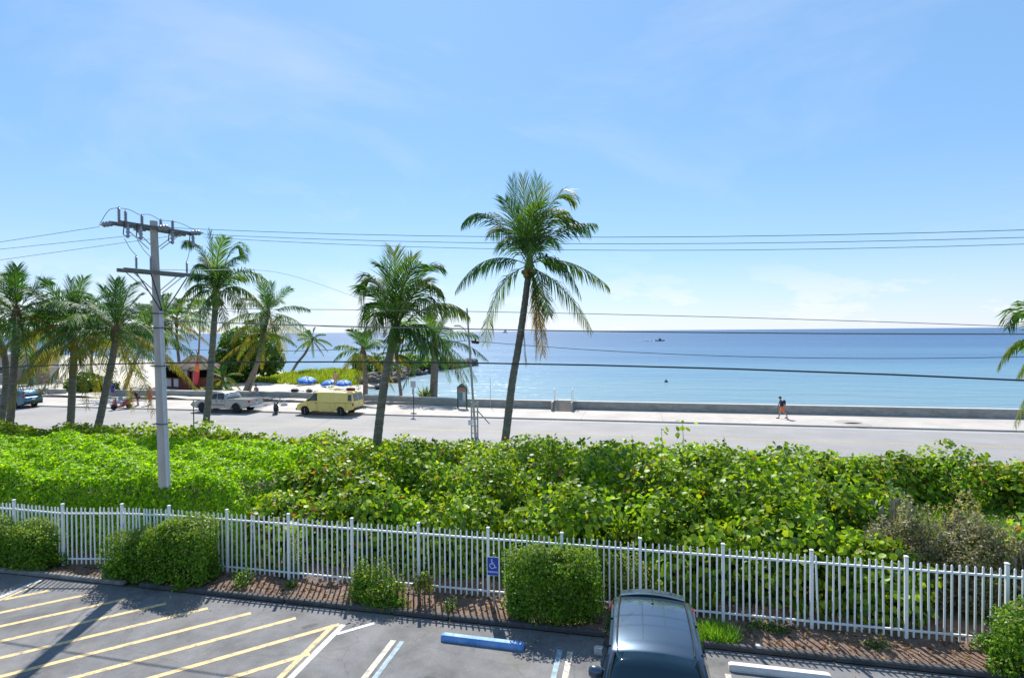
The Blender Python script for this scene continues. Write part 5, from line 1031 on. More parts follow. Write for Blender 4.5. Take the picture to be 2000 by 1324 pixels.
# ------------------------------------------------------------------ rock jetty
jt = empty('rock_jetty', (-38, 80, -.9), 0, 'dark boulder jetty reaching out into the sea left of the lamp post', 'jetty')
rocks = []
ROCKM = [mat('rock_a', (.13, .105, .085), .9, var=.4, scale=2, bump=.6, bscale=6), mat('rock_b', (.20, .17, .14), .9, var=.4, scale=2, bump=.6, bscale=6)]
for k in range(6):
    bm = bmesh.new(); bmesh.ops.create_icosphere(bm, subdivisions=2, radius=1); r_ = random.Random(k)
    for v in bm.verts:
        s = 1+.35*math.sin(v.co.x*2.3+k)*math.sin(v.co.y*2.9+k*2)+r_.uniform(-.13, .13); v.co *= s; v.co.z *= .72
    me = bpy.data.meshes.new('boulder'); bm.to_mesh(me); bm.free(); me.materials.append(ROCKM[k % 2]); rocks.append(me)
jp = [np.array(q) for q in ((-35.8, 70), (-37.6, 78), (-39.2, 92), (-39.0, 106), (-37.4, 116), (-36.2, 124))]
cum_ = [0]
for a, b in zip(jp[:-1], jp[1:]): cum_.append(cum_[-1]+np.linalg.norm(b-a))
for k in range(210):
    s = random.random()**.8*cum_[-1]; i = max(j for j in range(len(jp)-1) if cum_[j] <= s); t = (s-cum_[i])/(cum_[i+1]-cum_[i]); q = jp[i]*(1-t)+jp[i+1]*t
    wd_ = 2.3*(1-.3*s/cum_[-1]); u = random.uniform(-1, 1); o = bpy.data.objects.new('boulder', random.choice(rocks)); COL.objects.link(o); o.parent = jt
    o.location = Vector((q[0]+u*wd_, q[1]+random.uniform(-.6, .6), -.75+.95*(1-u*u)+random.uniform(-.15, .2)))-Vector(jt.location); sc_ = random.uniform(.45, .95); o.scale = (sc_, sc_*random.uniform(.7, 1.1), sc_*random.uniform(.7, 1)); o.rotation_euler = (random.uniform(-.4, .4), random.uniform(-.4, .4), random.uniform(0, 6.3))

# ------------------------------------------------------------------ thatched beach hut
hb = G(370, 765, .2); hx, hy = -51.9, 57.5
hz0 = beach_z(hx, hy)
hut = empty('beach_hut', (hx, hy, hz0), R(-14), 'dark red beach bar hut with thatched roof behind the low wall', 'hut')
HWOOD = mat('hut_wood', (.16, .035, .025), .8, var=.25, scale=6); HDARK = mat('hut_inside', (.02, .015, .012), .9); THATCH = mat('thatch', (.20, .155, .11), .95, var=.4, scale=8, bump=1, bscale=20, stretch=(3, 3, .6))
for k in range(18): MB().box((-2.6+.306*k, -1.6, .62), (.29, .06, 1.25)).build('plank', HWOOD, hut)
for k in range(10): MB().box((2.76, -1.45+.32*k, .62), (.06, .3, 1.25)).build('plank', HWOOD, hut)
MB().box((0, -1.72, 1.3), (5.7, .5, .07)).build('counter', HWOOD, hut); MB().box((2.85, 0, 1.3), (.4, 3.3, .07)).build('counter', HWOOD, hut)
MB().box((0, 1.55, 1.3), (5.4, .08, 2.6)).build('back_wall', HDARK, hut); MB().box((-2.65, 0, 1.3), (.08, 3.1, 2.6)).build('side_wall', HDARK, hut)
for x_ in (-2.6, .9, 2.7):
    for y_ in (-1.55, 1.5): MB().box((x_, y_, 1.35), (.14, .14, 2.7)).build('post', HWOOD, hut)
MB().box((1.6, -1.58, 2.0), (1.1, .05, 1.3)).build('shutter', HWOOD, hut)
MB().add([(1.35, -1.63, 1.65), (1.85, -1.63, 1.65), (1.85, -1.63, 2.35), (1.35, -1.63, 2.35), (1.35, -1.6, 1.65), (1.85, -1.6, 1.65), (1.85, -1.6, 2.35), (1.35, -1.6, 2.35)], [(0, 1, 2, 3), (7, 6, 5, 4), (0, 4, 5, 1), (1, 5, 6, 2), (2, 6, 7, 3), (3, 7, 4, 0)]).build('poster', mat('poster_blue', (.55, .65, .75), .6, var=.5, scale=5, col2=(.05, .12, .4)), hut)
for x_, w_ in ((-1.7, 1.25), (-.15, .85)):
    MB().box((x_, -1.66, .75), (w_, .03, .95)).build('notice_board', mat('notice', (.55, .56, .58), .6, var=.25, scale=9), hut)
def shag(z0, z1, x0, x1, y0, y1, seed):
    bm_ = MB(); n = 56; R_ = random.Random(seed); rings = []
    for t in (0, .2, .4, .6, .8, 1):
        X0 = x1+(x0-x1)*(1-t); Yq = y1+(y0-y1)*(1-t); ring = []
        for k in range(n):
            a = 2*math.pi*k/n; c, s = math.cos(a), math.sin(a); f = 1/max(abs(c), abs(s))**.8
            ring.append((c*f*X0*(1+R_.uniform(-.03, .03)), s*f*Yq*(1+R_.uniform(-.03, .03)), z0+(z1-z0)*t+R_.uniform(-.05, .05)-(.12 if t == 0 and k % 2 else 0)))
        rings.append(ring)
    bm_.add([v for r_ in rings for v in r_], [(r_*n+k, r_*n+(k+1) % n, r_*n+n+(k+1) % n, r_*n+n+k) for r_ in range(5) for k in range(n)]+[tuple(range(5*n, 6*n)), tuple(range(n-1, -1, -1))]); return bm_
shag(2.35, 3.9, 2.3, .5, 2.4, .35, 3).build('thatch_roof', THATCH, hut, loc=(1.1, 0, 0)); MB().add([(-3.2, -2.0, 2.55), (-1.0, -2.0, 2.55), (-1.0, 1.8, 2.9), (-3.2, 1.8, 2.9), (-3.2, -2.0, 2.75), (-1.0, -2.0, 2.75), (-1.0, 1.8, 3.1), (-3.2, 1.8, 3.1)], [(0, 1, 2, 3), (7, 6, 5, 4), (0, 4, 5, 1), (1, 5, 6, 2), (2, 6, 7, 3), (3, 7, 4, 0)]).build('flat_roof', mat('hut_roof', (.09, .085, .09), .8), hut)
for a, b in (((-.1, 0, 3.5), (.5, 0, 4.4)), ((.5, 0, 3.5), (-.1, 0, 4.4)), ((.5, .4, 3.6), (1.1, .4, 4.45)), ((1.1, .4, 3.6), (.5, .4, 4.45))): MB().tube([a, b], .05, 6).build('ridge_pole', mat('red_pole', (.22, .05, .04), .8), hut)
# feather flag
fl = G(387, 758, .3); fo = empty('feather_flag', (fl[0]+2.0, 54.2, .2), R(10), 'tall red and orange feather flag in front of the hut', 'flag')
MB().tube([(0, 0, 0), (.1, 0, 2.2), (.5, 0, 3.6), (.85, 0, 3.9)], [.025, .02, .014, .008], 6).build('flag_pole', STEEL, fo)
for i, (t0, t1, m_) in enumerate(((.12, .55, mat('flag_red', (.72, .06, .08), .7)), (.55, .8, mat('flag_orange', (.85, .22, .03), .7)), (.8, 1, mat('flag_red', (.72, .06, .08), .7)))):
    def fpnt(t): return np.array([.06+.5*t*t*.9, 0, .5+3.3*t])
    q = []; n = 7
    for k in range(n):
        t = t0+(t1-t0)*k/(n-1); a = fpnt(t); wd_ = .12+.62*math.sin(math.pi*min(1, .15+.8*t))*(.6+.4*t); q += [tuple(a), (a[0]+wd_, .10*math.sin(6*t), a[2]-.12)]
    ob = MB().add(q, [(2*k, 2*k+1, 2*k+3, 2*k+2) for k in range(n-1)]).build('flag_cloth', m_, fo, 60); ob.modifiers.new('s', 'SOLIDIFY').thickness = .006

# ------------------------------------------------------------------ umbrellas, loungers, things on the sand
UB = mat('umbrella_blue', (.02, .17, .62), .6); UBL = leafmat('x', .3)
def umbrella(px, py, Y, label, tilt, r=1.15):
    q = PY(px, py, Y); z0 = beach_z(q[0], q[1]); o = empty('beach_umbrella', (q[0], q[1], z0), 0, label, 'umbrella', 'blue umbrellas on the beach'); h = q[2]-z0; T = Matrix.Rotation(R(tilt), 3, 'Y') @ Matrix.Rotation(R(14), 3, 'X')
    MB().tube([(0, 0, -.1), (0, 0, h)], .022, 6).build('pole', SW, o)
    n = 16
    for k in range(8):
        m = MB(); a0, a1 = 2*math.pi*k/8, 2*math.pi*(k+1)/8; pr = [(0, .32), (.4, .26), (.75, .13), (1, -.05)]; v = []
        for rr, zz_ in pr:
            for a in (a0, (a0+a1)/2, a1): e = 1 if a != (a0+a1)/2 else .965; v.append(T @ Vector((r*rr*e*math.cos(a), r*rr*e*math.sin(a), zz_+(-.02 if e < 1 else 0)))+Vector((0, 0, h)))
        m.add(v, [(i*3+j, i*3+j+1, i*3+4+j, i*3+3+j) for i in range(3) for j in range(2)]); ob = m.build('canopy_panel', UB, o, 60); sdm = ob.modifiers.new('s', 'SOLIDIFY'); sdm.thickness = .008
        MB().tube([T @ Vector((0, 0, .28))+Vector((0, 0, h)), T @ Vector((r*.98*math.cos(a0), r*.98*math.sin(a0), -.06))+Vector((0, 0, h))], .008, 5).build('rib', STEEL, o)
umbrella(599, 742, 64, 'left blue beach umbrella standing apart by the loungers', 10, 1.2); umbrella(643, 747, 63.5, 'middle blue beach umbrella of the three, above the van roof', -4, 1.1); umbrella(670, 748, 63.5, 'right blue beach umbrella, above the surfboard on the van', 6, 1.05)
LW = mat('lounger_white', (.74, .74, .73), .5)
lproto = None
def lounger(x_, y_, rz, label, grp):
    o = empty('beach_lounger', (x_, y_, beach_z(x_, y_)), rz, label, 'lounger', grp); T = Matrix.Rotation(R(-48), 3, 'Y')
    for k in range(9): MB().box((-.25+.15*k, 0, .33), (.12, .56, .025)).build('slat', LW, o)
    for k in range(5): MB().box(Vector((-.34, 0, .36))+T @ Vector((-.15*k-.03, 0, 0)), (.12, .56, .025), M=T).build('slat', LW, o)
    for s in (-1, 1):
        MB().box((.35, s*.3, .30), (1.5, .04, .06)).build('side_rail', LW, o); MB().bar((-.32, s*.29, .34), tuple(Vector((-.34, s*.29, .36))+T @ Vector((-.72, 0, 0))), .04, .05).build('back_rail', LW, o)
        for x2 in (-.3, .95): MB().box((x2, s*.3, .14), (.05, .05, .32)).build('leg', LW, o)
for (px, py, rz, lb) in ((585, 764, 200, 'leftmost white lounger by the left blue umbrella'), (604, 765, 190, 'white lounger between the umbrella and the van roof'), (619, 764, 175, 'white lounger just above the van roof'), (632, 764, 185, 'rightmost white lounger beside the surfboard')):
    g = G(px, py, .35); lounger(g[0], g[1], R(rz), lb, 'loungers under the blue umbrellas')
for i, (px, py, rz) in enumerate(((232, 726, 20), (246, 722, 200), (262, 730, 170), (276, 727, 10), (214, 720, 0), (284, 736, 160))):
    g = G(px, py, .35); lounger(g[0], g[1], R(rz), ['white lounger left of the leaning palm on the far sand', 'white lounger behind the leaning trunk on the far sand', 'nearest white lounger under the pole palm', 'white lounger at the pole side on the far sand', 'farthest left white lounger above the dark bush', 'white lounger closest to the hut on the far sand'][i], 'loungers on the far sand')
for i, (px, py, cc, s, nm, lb) in enumerate(((563, 776, (.03, .03, .035), .45, 'black_bag', 'black bag lying on the low wall left of the van'), (525, 777, (.02, .025, .04), .5, 'dark_bag', 'dark bag next to the shirtless person'), (584, 772, (.20, .2, .05), .4, 'green_bag', 'olive green bag on the wall just left of the van'), (530, 784, (.6, .6, .58), .42, 'white_cooler', 'white cooler box behind the black scooter'))):
    g = G(px, py, .7); o = empty(nm, (g[0], 50.7 if nm != 'white_cooler' else 46.0, .82 if nm != 'white_cooler' else .1), R(12*i), lb, 'bag' if 'bag' in nm else 'cooler'); m_ = mat(nm, cc, .8)
    MB().box((0, 0, s*.3), (s*1.5, s*.7, s*.6), bev=.08).build('body', m_, o); MB().tube([(-s*.4, 0, s*.58), (-s*.25, 0, s*.85), (s*.25, 0, s*.85), (s*.4, 0, s*.58)], .018, 6).build('handle', m_, o)

# ------------------------------------------------------------------ building and bicycle at far left
bb = empty('beach_building', (-84.2, 59.0, .1), R(3), 'pale beige beach building with small windows at the far left', 'building'); BW = mat('stucco', (.42, .36, .29), .9, var=.12, scale=2)
MB().box((-5, 4, 1.9), (15, 6, 3.8)).build('wall', BW, bb); MB().box((-5, 4, 3.95), (15.8, 6.8, .25)).build('roof', mat('roof_grey', (.33, .33, .33), .8), bb)
for x_ in (-9, -6, -3, 0):
    f = MB().box((x_, .97, 1.9), (1.1, .08, 1.1)).build('window', WHITE, bb); MB().box((x_, .92, 1.9), (.9, .04, .9)).build('pane', GLASSD, f)
MB().box((5.0, 2.2, 1.1), (2.6, 2.0, 2.2)).build('annex_wall', mat('annex', (.50, .46, .42), .9, var=.1), bb); MB().box((5.0, 2.2, 2.26), (2.9, 2.3, .12)).build('annex_roof', mat('roof_pale', (.6, .58, .55), .8), bb)
f = MB().box((4.9, 1.18, 1.45), (.7, .06, .6)).build('window', WHITE, bb); MB().box((4.9, 1.14, 1.45), (.6, .04, .5)).build('pane', GLASSD, f)
co = empty('stone_column', (-77.2, 60.0, beach_z(-77.2, 60.0)-.1), 0, 'rough beige stone column beside the far left building', 'column')
for k in range(9): MB().box((random.uniform(-.03, .03), 0, .25+.5*k), (1.1, 1.1, .49), rz=random.uniform(-.05, .05), bev=.05).build('stone', mat('column_stone', (.30, .22, .16), .9, var=.35, scale=3, bump=.6, bscale=8), co)
MB().box((0, 0, 4.58), (1.4, 1.4, .2), bev=.04).build('cap', CAPC, co)
bk = empty('bicycle', (-62.8, 48.6, .1), R(8), 'dark bicycle leaning at the end of the low wall', 'bicycle')
for x_ in (-.52, .52):
    w_ = empty('wheel', (x_, 0, .34)); w_.parent = bk
    MB().tube([(.33*math.cos(a), 0, .33*math.sin(a)) for a in np.linspace(0, 2*math.pi, 25)], .02, 6, False).build('tyre', RUBBER, w_)
    m = MB()
    for k in range(10): a = k*math.pi/5; m.tube([(0, 0, 0), (.32*math.cos(a), 0, .32*math.sin(a))], .003, 4)
    m.build('spokes', STEEL, w_)
m = MB(); fr_ = [((-.52, 0, .34), (-.08, 0, .3)), ((-.08, 0, .3), (-.18, 0, .82)), ((-.16, 0, .75), (.36, 0, .78)), ((-.08, 0, .3), (.38, 0, .68)), ((-.52, 0, .34), (-.16, 0, .75)), ((.34, 0, .9), (.52, 0, .34))]
for a, b in fr_: m.tube([a, b], .017, 6)
m.build('frame', DARKM, bk); MB().box((-.2, 0, .86), (.26, .15, .06), bev=.025).build('saddle', BLACKP, bk); MB().tube([(.2, -.26, 1.0), (.34, -.1, .95), (.34, .1, .95), (.2, .26, 1.0)], .013, 6).build('handlebar', DARKM, bk); MB().box((.55, 0, .85), (.3, .34, .22), bev=.02).build('basket', STEEL, bk)
for (px, py, Yq, lb) in ((82, 772, 50.5, 'thin post on the sand right of the blue SUV'), (202, 770, 50.8, 'thin white post behind the low wall by the leaning trunk')):
    g = PY(px, py, Yq); o = empty('marker_post', (g[0], Yq, .0), 0, lb, 'post'); MB().tube([(0, 0, -.2), (0, 0, 2.0)], .035, 8).build('shaft', STEEL if px > 100 else STEM, o); MB().lathe([(.045, 1.98), (.045, 2.03), (.02, 2.05)], (0, 0, 0), 8).build('cap', STEEL, o)

# ------------------------------------------------------------------ utility pole
PYY = 14.5; pt_ = PY(300, 432, PYY); pbx = -14.04
up_o = empty('utility_pole', (pbx, PYY, 0), 0, 'grey concrete utility pole with two crossarms rising from the bright hedge', 'utility pole')
PM = mat('pole_concrete', (.44, .405, .36), .9, var=.15, scale=5, bump=.2, bscale=30, stretch=(1, 1, .3)); CW = mat('crossarm_wood', (.17, .16, .15), .9, var=.3, scale=6, stretch=(6, 1, 6)); INS = mat('insulator_grey', (.26, .29, .33), .3, coat=.3)
ht = float(pt_[2]); lx = float(pt_[0])-pbx
def pc(z): return Vector((lx*z/ht, 0, z))
m = MB(); q = []
for k in range(13):
    z = ht*k/12; w_ = .165-.055*z/ht; c = pc(z)
    for a in range(8): ang = math.pi/8+a*math.pi/4; q.append((c.x+w_*math.cos(ang), w_*math.sin(ang), z))
m.add(q, [(r_*8+a, r_*8+(a+1) % 8, r_*8+8+(a+1) % 8, r_*8+8+a) for r_ in range(12) for a in range(8)]+[tuple(range(96, 104)), tuple(range(7, -1, -1))]).build('shaft', PM, up_o)
COND = mat('conduit_grey', (.52, .53, .54), .45, var=.08)
hc = float(PY(315, 608, PYY)[2])
m = MB(); m.tube([pc(.0)+Vector((.20, -.02, 0)), pc(hc*.5)+Vector((.175, -.02, 0)), pc(hc)+Vector((.15, -.02, 0))], .062, 10); m.build('riser_conduit', COND, up_o, 60)
for zpx in (612, 640, 714, 826):
    z = float(PY(310, zpx, PYY)[2]); c = pc(z); MB().tube([(c.x-.155, -.165, z), (c.x+.23, -.165, z-.01), (c.x+.26, .0, z), (c.x+.23, .165, z), (c.x-.155, .165, z), (c.x-.19, 0, z), (c.x-.155, -.165, z)], .016, 6).build('strap', DARKM, up_o)
ad = Vector((.62, 2.49, 0)).normalized(); an = Vector((-ad.y, ad.x, 0))
def crossarm(z, half, zoff):
    c = pc(z)
    for s in (-1, 1):
        b = c+an*s*.165; MB().bar(b-ad*half, b+ad*half, .085, .105).build('crossarm', CW, up_o)
        for e in (-1, 1): MB().tube([b+ad*e*.75+Vector((0, 0, -.06)), pc(z-.62)+an*s*.14+ad*e*.09], .014, 6).build('brace', STEEL, up_o)
    for e in (-.9, -.3, .3, .9): MB().tube([c+ad*half*e-an*.2, c+ad*half*e+an*.2], .011, 6).build('through_bolt', STEEL, up_o)
za = float(PY(300, 447, PYY)[2]); zb = float(PY(300, 533, PYY)[2])
crossarm(za, 1.1, 0); crossarm(zb, 1.0, 0)
def post_ins(c, h, r_, n=7, name='insulator'):
    pr = [(r_*.5, 0)]
    for k in range(n): z = h*(k+.3)/n; pr += [(r_*.55, z), (r_, z+h*.25/n), (r_*.55, z+h*.55/n)]
    pr += [(r_*.4, h), (r_*.3, h+.04)]; MB().lathe(pr, c, 10).build(name, INS, up_o, 50)
for s, h in ((-1.02, .36), (-.84, .3), (-.38, .26), (.18, .22), (.55, .24)): post_ins(pc(za)+ad*s+Vector((0, 0, .07))-an*.05, h, .055)
for s, h in ((-.62, .34), (-.2, .36), (.93, .34)): post_ins(pc(zb)+ad*s+Vector((0, 0, .07))-an*.1, h, .045, 9, 'arrester')
def cutout(s, z):
    b = pc(z)+ad*s-an*.24
    MB().lathe([(.03, -.38), (.05, -.33), (.035, -.28), (.055, -.22), (.035, -.17), (.055, -.1), (.03, -.04), (.03, .02)], b+ad*.09+Vector((0, 0, -.04)), 10).build('fuse_cutout', INS, up_o, 50)
    MB().tube([b+Vector((0, 0, .02)), b+Vector((-.02, -.03, -.34)), b+ad*.09+Vector((0, 0, -.43))], .014, 6).build('fuse_tube', DARKM, up_o); MB().bar(b+an*.2+Vector((0, 0, -.02)), b+ad*.09+Vector((0, 0, -.08)), .03, .03).build('bracket', STEEL, up_o)
for s in (-.98, -.62, .33, 1.0): cutout(s, za)
def deadend(p, d, n=3, r_=.085):
    d = Vector(d).normalized(); M = d.to_track_quat('Z', 'Y').to_matrix(); pr = [(.015, 0)]
    for k in range(n): pr += [(.03, .08+.11*k), (r_, .11+.11*k), (r_*.85, .15+.11*k), (.025, .17+.11*k)]
    pr += [(.02, .12+.11*n), (.006, .2+.11*n)]; MB().lathe(pr, p, 12, M).build('strain_insulator', INS, up_o, 50)
    return Vector(p)+d*(.2+.11*n)
WIRE = mat('wire_dark', (.035, .04, .045), .6); WIREL = mat('wire_light', (.20, .22, .22), .45, .3)
OFFP = Vector(up_o.location)
def wire(label, Yp, pix, x0, x1, r=.009, m=WIRE, name='overhead_wire', cat='wire', grp=None, endp=None):
    """parabola through three photo points in the vertical plane Y = Yp (a line parallel to the road)"""
    pts = [PY(a, b, Yp) for a, b in pix]; co_ = np.polyfit([q[0] for q in pts], [q[2] for q in pts], len(pts)-1)
    xs_ = np.linspace(x0, x1, 40); path = [(x_, Yp, float(np.polyval(co_, x_))) for x_ in xs_]
    o = MB().tube(path, r, 5).build(name, m); return tag(o, label, cat, grp)
for (yo, s, pix, lb) in ((-1.0, -1.04, [(420, 449), (1200, 463.5), (2000, 449.5)], 'highest of the three thin power wires right of the pole'), (.05, .0, [(420, 459), (1200, 476.5), (2000, 464)], 'middle of the three thin power wires right of the pole'), (1.04, 1.04, [(420, 465), (1200, 489), (2000, 477)], 'lowest of the three thin power wires right of the pole')):
    e = deadend(pc(za)+ad*s+Vector((.12, 0, .02))*1.0, (1, 0, -.02), 3) if s > -.1 else pc(za)+ad*s+Vector((.2, 0, .3))
    wire(lb, PYY+ad.y*s, pix, (e+OFFP).x-.02, 75, .0065, grp='thin power wires')
for (s, pix, lb) in ((-1.04, [(195, 443), (100, 459), (0, 473)], 'highest of the three power wires left of the pole'), (-.1, [(290, 457), (150, 470), (0, 487)], 'middle of the three power wires left of the pole'), (1.0, [(330, 462), (150, 486), (0, 508)], 'lowest of the three power wires left of the pole')):
    e = deadend(pc(za)+ad*s+Vector((-.12, 0, 0)), (-1, 0, -.06), 3)
    wire(lb, PYY+ad.y*s, [pix[0], pix[2]], -60, (e+OFFP).x+.02, .0065, grp='thin power wires')
wire('pale wire just above the horizon line of the sea', PYY, [(0, 605), (900, 608), (2000, 638)], -60, 75, .008, WIREL)
wire('pale cable running along the sea horizon', PYY, [(330, 627), (900, 642.5), (2000, 652.5)], -13.9, 75, .015, WIREL)
wire('thick black cable crossing below the sea horizon', PYY, [(0, 717), (640, 706.5), (2000, 742.5)], -60, 75, .021)
def swag(label, pts, r=.008, m=WIRE, cat='wire', name='overhead_wire'):
    return tag(MB().tube(catmull(pts, 8), r, 5).build(name, m), label, cat)
def jump(a, b, sag, r_=.008):
    a, b = Vector(a), Vector(b); MB().tube(catmull([a, (a+b)/2+Vector((0, 0, sag)), b], 6), r_, 5).build('jumper_wire', WIRE, up_o)
for s, s2 in ((-.98, -.62), (-.62, -.2), (1.0, .93)): jump(pc(za)+ad*s-an*.22+Vector((0, 0, -.45)), pc(zb)+ad*s2-an*.1+Vector((0, 0, .45)), -.05)
jump(pc(za)+ad*-1.04+Vector((-.62, 0, 0)), pc(za)+ad*-1.02+Vector((0, 0, .44)), .16); jump(pc(za)+ad*-1.02+Vector((0, 0, .44)), pc(za)+ad*-.42+Vector((0, 0, .35)), .05); jump(pc(za)+ad*-.42+Vector((0, 0, .35)), pc(za)+ad*.18+Vector((0, 0, .3)), .08); jump(pc(za)+ad*.18+Vector((0, 0, .3)), pc(za)+ad*1.08+Vector((.4, 0, .05)), .1)
for s in (-.62, -.2, .93): MB().tube(catmull([pc(zb)+ad*s-an*.1+Vector((0, 0, -.07)), pc(zb-.6)+ad*s*.55-an*.2, pc(zb-1.1)+ad*s*.12-an*.15+Vector((.08, 0, 0)), pc(hc+.02)+Vector((.15, -.02, 0))], 6), .017, 6).build('riser_cable', DARKM, up_o)
# service drops across the road
pz = pc(zb+.1)+OFFP
swag('faint wire dropping from the pole across the road to the beach', [pz, PY(560, 536, 34), PY(711, 586, 56)], .012, WIREL)
swag('pale service wire slanting down from the pole to the right', [pc(float(PY(310, 590, PYY)[2]))+OFFP, PY(480, 612, 20), PY(640, 638, 27.6), PY(913, 640, 35.0)], .010, WIREL)
fpz = PY(711, 600, 56); fpo = empty('far_light_pole', (fpz[0], 56, .2), 0, 'thin distant pole behind the bushy palm on the beach', 'pole')
MB().tube([(0, 0, -.2), (0, 0, float(PY(711, 548, 56)[2]))], [.07, .04], 8).build('shaft', STEEL, fpo); MB().tube([(0, 0, float(PY(711, 560, 56)[2])), (.35, 0, float(PY(711, 560, 56)[2])+.1)], .03, 6).build('bracket', STEEL, fpo)

# lamp post with cable closure at the near edge of the road
LY = 34.6
lt = PY(912, 602, LY); lb_ = PY(925, 800, LY); lb_ = np.array([lb_[0]+.12, LY, 0.])
lp = empty('lamp_post', lb_, 0, 'slim grey lamp post with short arm beside the tall palm', 'lamp post')
tv = Vector(lt)-Vector(lb_)
MB().tube([(0, 0, -.1), tv*.5, tv], [.085, .07, .05], 10).build('post', mat('lamp_grey', (.38, .37, .36), .6, .2, var=.12), lp, 60)
ap = Vector(PY(911, 648, LY))-Vector(lb_); al = Vector(PY(896, 636, LY))-Vector(lb_)
MB().tube([ap, ap*.5+al*.5+Vector((.0, 0, .08)), al], .03, 6).build('arm', STEEL, lp); MB().box(al+Vector((-.1, 0, 0)), (.42, .2, .1), bev=.035).build('lamp_head', STEEL, lp)
bs = PY(916, 785, LY); tr = empty('sign_frame', (lb_[0], LY-.35, 0), 0, 'steel ladder-like sign frame at the foot of the lamp post', 'sign frame')
for s in (-.16, .24): MB().box((s, 0, 1.1), (.09, .05, 2.4)).build('upright', STEEL, tr)
for z in (.35, .8, 1.25, 1.7, 2.15): MB().box((.04, -.03, z), (.4, .04, .07)).build('rung', STEEL, tr)
MB().box((-.22, -.05, 1.0), (.3, .02, .34)).build('sign_panel', SW, tr); MB().bar((.25, 0, 1.75), (.95, .25, .9), .07, .07).build('brace', STEEL, tr)
wire('dark cable running from the lamp post to the right over the sea', LY, [(915, 665), (1300, 691), (2000, 697)], float(PY(914, 665, LY)[0]), 90, .018)
wire('dark cable running from the lamp post to the left over the sea', LY, [(912, 665), (680, 682), (400, 684)], -75, float(PY(913, 665, LY)[0]), .018)
c0 = PY(921, 667, LY); c1 = PY(936, 669, LY); cc = empty('cable_closure', (c0+c1)/2, 0, 'black cable closure hanging on the wire beside the lamp post', 'cable box'); d = Vector((c1-c0)/2)
MB().tube([-d, -d*.85, d*.85, d], [.05, .11, .11, .05], 10).build('body', BLACKP, cc); MB().box((0, 0, .12), (.1, .04, .14)).build('hanger', DARKM, cc)

# roadside signs, kiosk, posts, steps
s8 = G(808, 808, .1); so = empty('parking_sign', (s8[0], s8[1], .1), R(-12), 'white parking sign with smaller plate on a dark post by the kerb', 'sign'); k_ = np.linalg.norm(s8-CAMP)/FPX
zt = float(PY(808, 744, s8[1])[2])-.1
MB().tube([(0, 0, -.1), (0, 0, zt)], .035, 8).build('post', DARKM, so); MB().box((0, -.05, zt-.26), (.5, .02, .52), bev=.008).build('panel', mat('sign_back', (.52, .52, .55), .5, .2), so); MB().box((0, -.05, zt-.84), (.24, .02, .52), bev=.008).build('small_panel', mat('sign_back', (.5,)*3, .5), so); MB().box((0, 0, .04), (.5, .24, .06), bev=.02).build('footing', KERBC, so)
s3 = PY(378, 800, 31.6); s3o = empty('verge_sign', (s3[0], 31.6, 0), R(10), 'pale diamond sign seen from behind before the silver pickup', 'sign'); zt = float(PY(378, 782, 31.6)[2])
MB().box((0, 0, zt/2), (.06, .03, zt)).build('post', STEM, s3o); M = Matrix.Rotation(R(45), 3, 'Y'); MB().box((0, -.03, zt-.25), (.27, .012, .27), M=M).build('panel', mat('sign_pale', (.50, .55, .42), .5), s3o)
k9 = G(903, 797, .1); ko = empty('notice_kiosk', (k9[0], k9[1], .1), R(-8), 'green framed notice kiosk with gabled top by the sea wall', 'kiosk'); KG = mat('kiosk_green', (.05, .09, .07), .6); kt = float(PY(903, 748, k9[1])[2])-.1
for s in (-.42, .42): MB().box((s, 0, (kt-.35)/2), (.1, .1, kt-.35)).build('post', KG, ko)
MB().prism([(-.5, kt-.4), (.5, kt-.4), (.0, kt)], -.14, .14, 'y').build('gable', KG, ko); MB().box((0, 0, kt-1.05), (.74, .06, 1.3)).build('board', mat('kiosk_board', (.20, .30, .30), .5, var=.4, scale=4), ko); MB().box((0, -.035, kt-.62), (.6, .012, .22)).build('red_poster', mat('red_poster', (.5, .13, .08), .6), ko); MB().box((.2, -.035, kt-1.15), (.26, .012, .7)).build('pale_poster', mat('pale_poster', (.5, .52, .5), .6, var=.2, scale=9), ko); MB().box((-.14, -.035, kt-1.15), (.32, .012, .6)).build('teal_poster', mat('teal_poster', (.08, .22, .24), .6, var=.4, scale=9), ko)
tpz = PY(958, 790, 47.55); tpo = empty('marker_post', (tpz[0], 47.55, .1), 0, 'thin pale pole before the sea wall left of the tall palm', 'post'); MB().tube([(0, 0, 0), (0, 0, 2.6)], [.03, .02], 6).build('shaft', STEEL, tpo); MB().box((0, 0, .03), (.2, .2, .05)).build('foot', STEEL, tpo)
st_ = empty('sea_wall_steps', (-5.97, 47.5, .1), 0, 'concrete steps with white railings leading over the sea wall', 'steps')
for k in range(5): MB().box((0, -.95+.25*k+(0), .065+.075*0+.13*k/2), (1.5, .26, .13*(k+1))).build('step', mat('step_concrete', (.34, .29, .24), .9, var=.15, scale=4), st_, loc=(0, 0, 0))
for s in (-1, 1): MB().box((s*.82, -.35, .36), (.12, 1.5, .74)).build('side_wall', WALLC, st_)
MB().box((0, .42, .70), (1.72, .62, .12)).build('platform', CAPC, st_)
for s in (-1, 1):
    MB().tube(catmull([(s*.74, .05, .75), (s*.76, .05, 1.5), (s*.78, .35, 1.72), (s*.78, .9, 1.6), (s*.78, 1.1, 1.3), (s*.78, 1.1, -.6)], 6), .032, 8).build('railing', WHITE, st_); MB().tube([(s*.76, .45, .75), (s*.78, .5, 1.66)], .024, 6).build('railing_post', WHITE, st_)
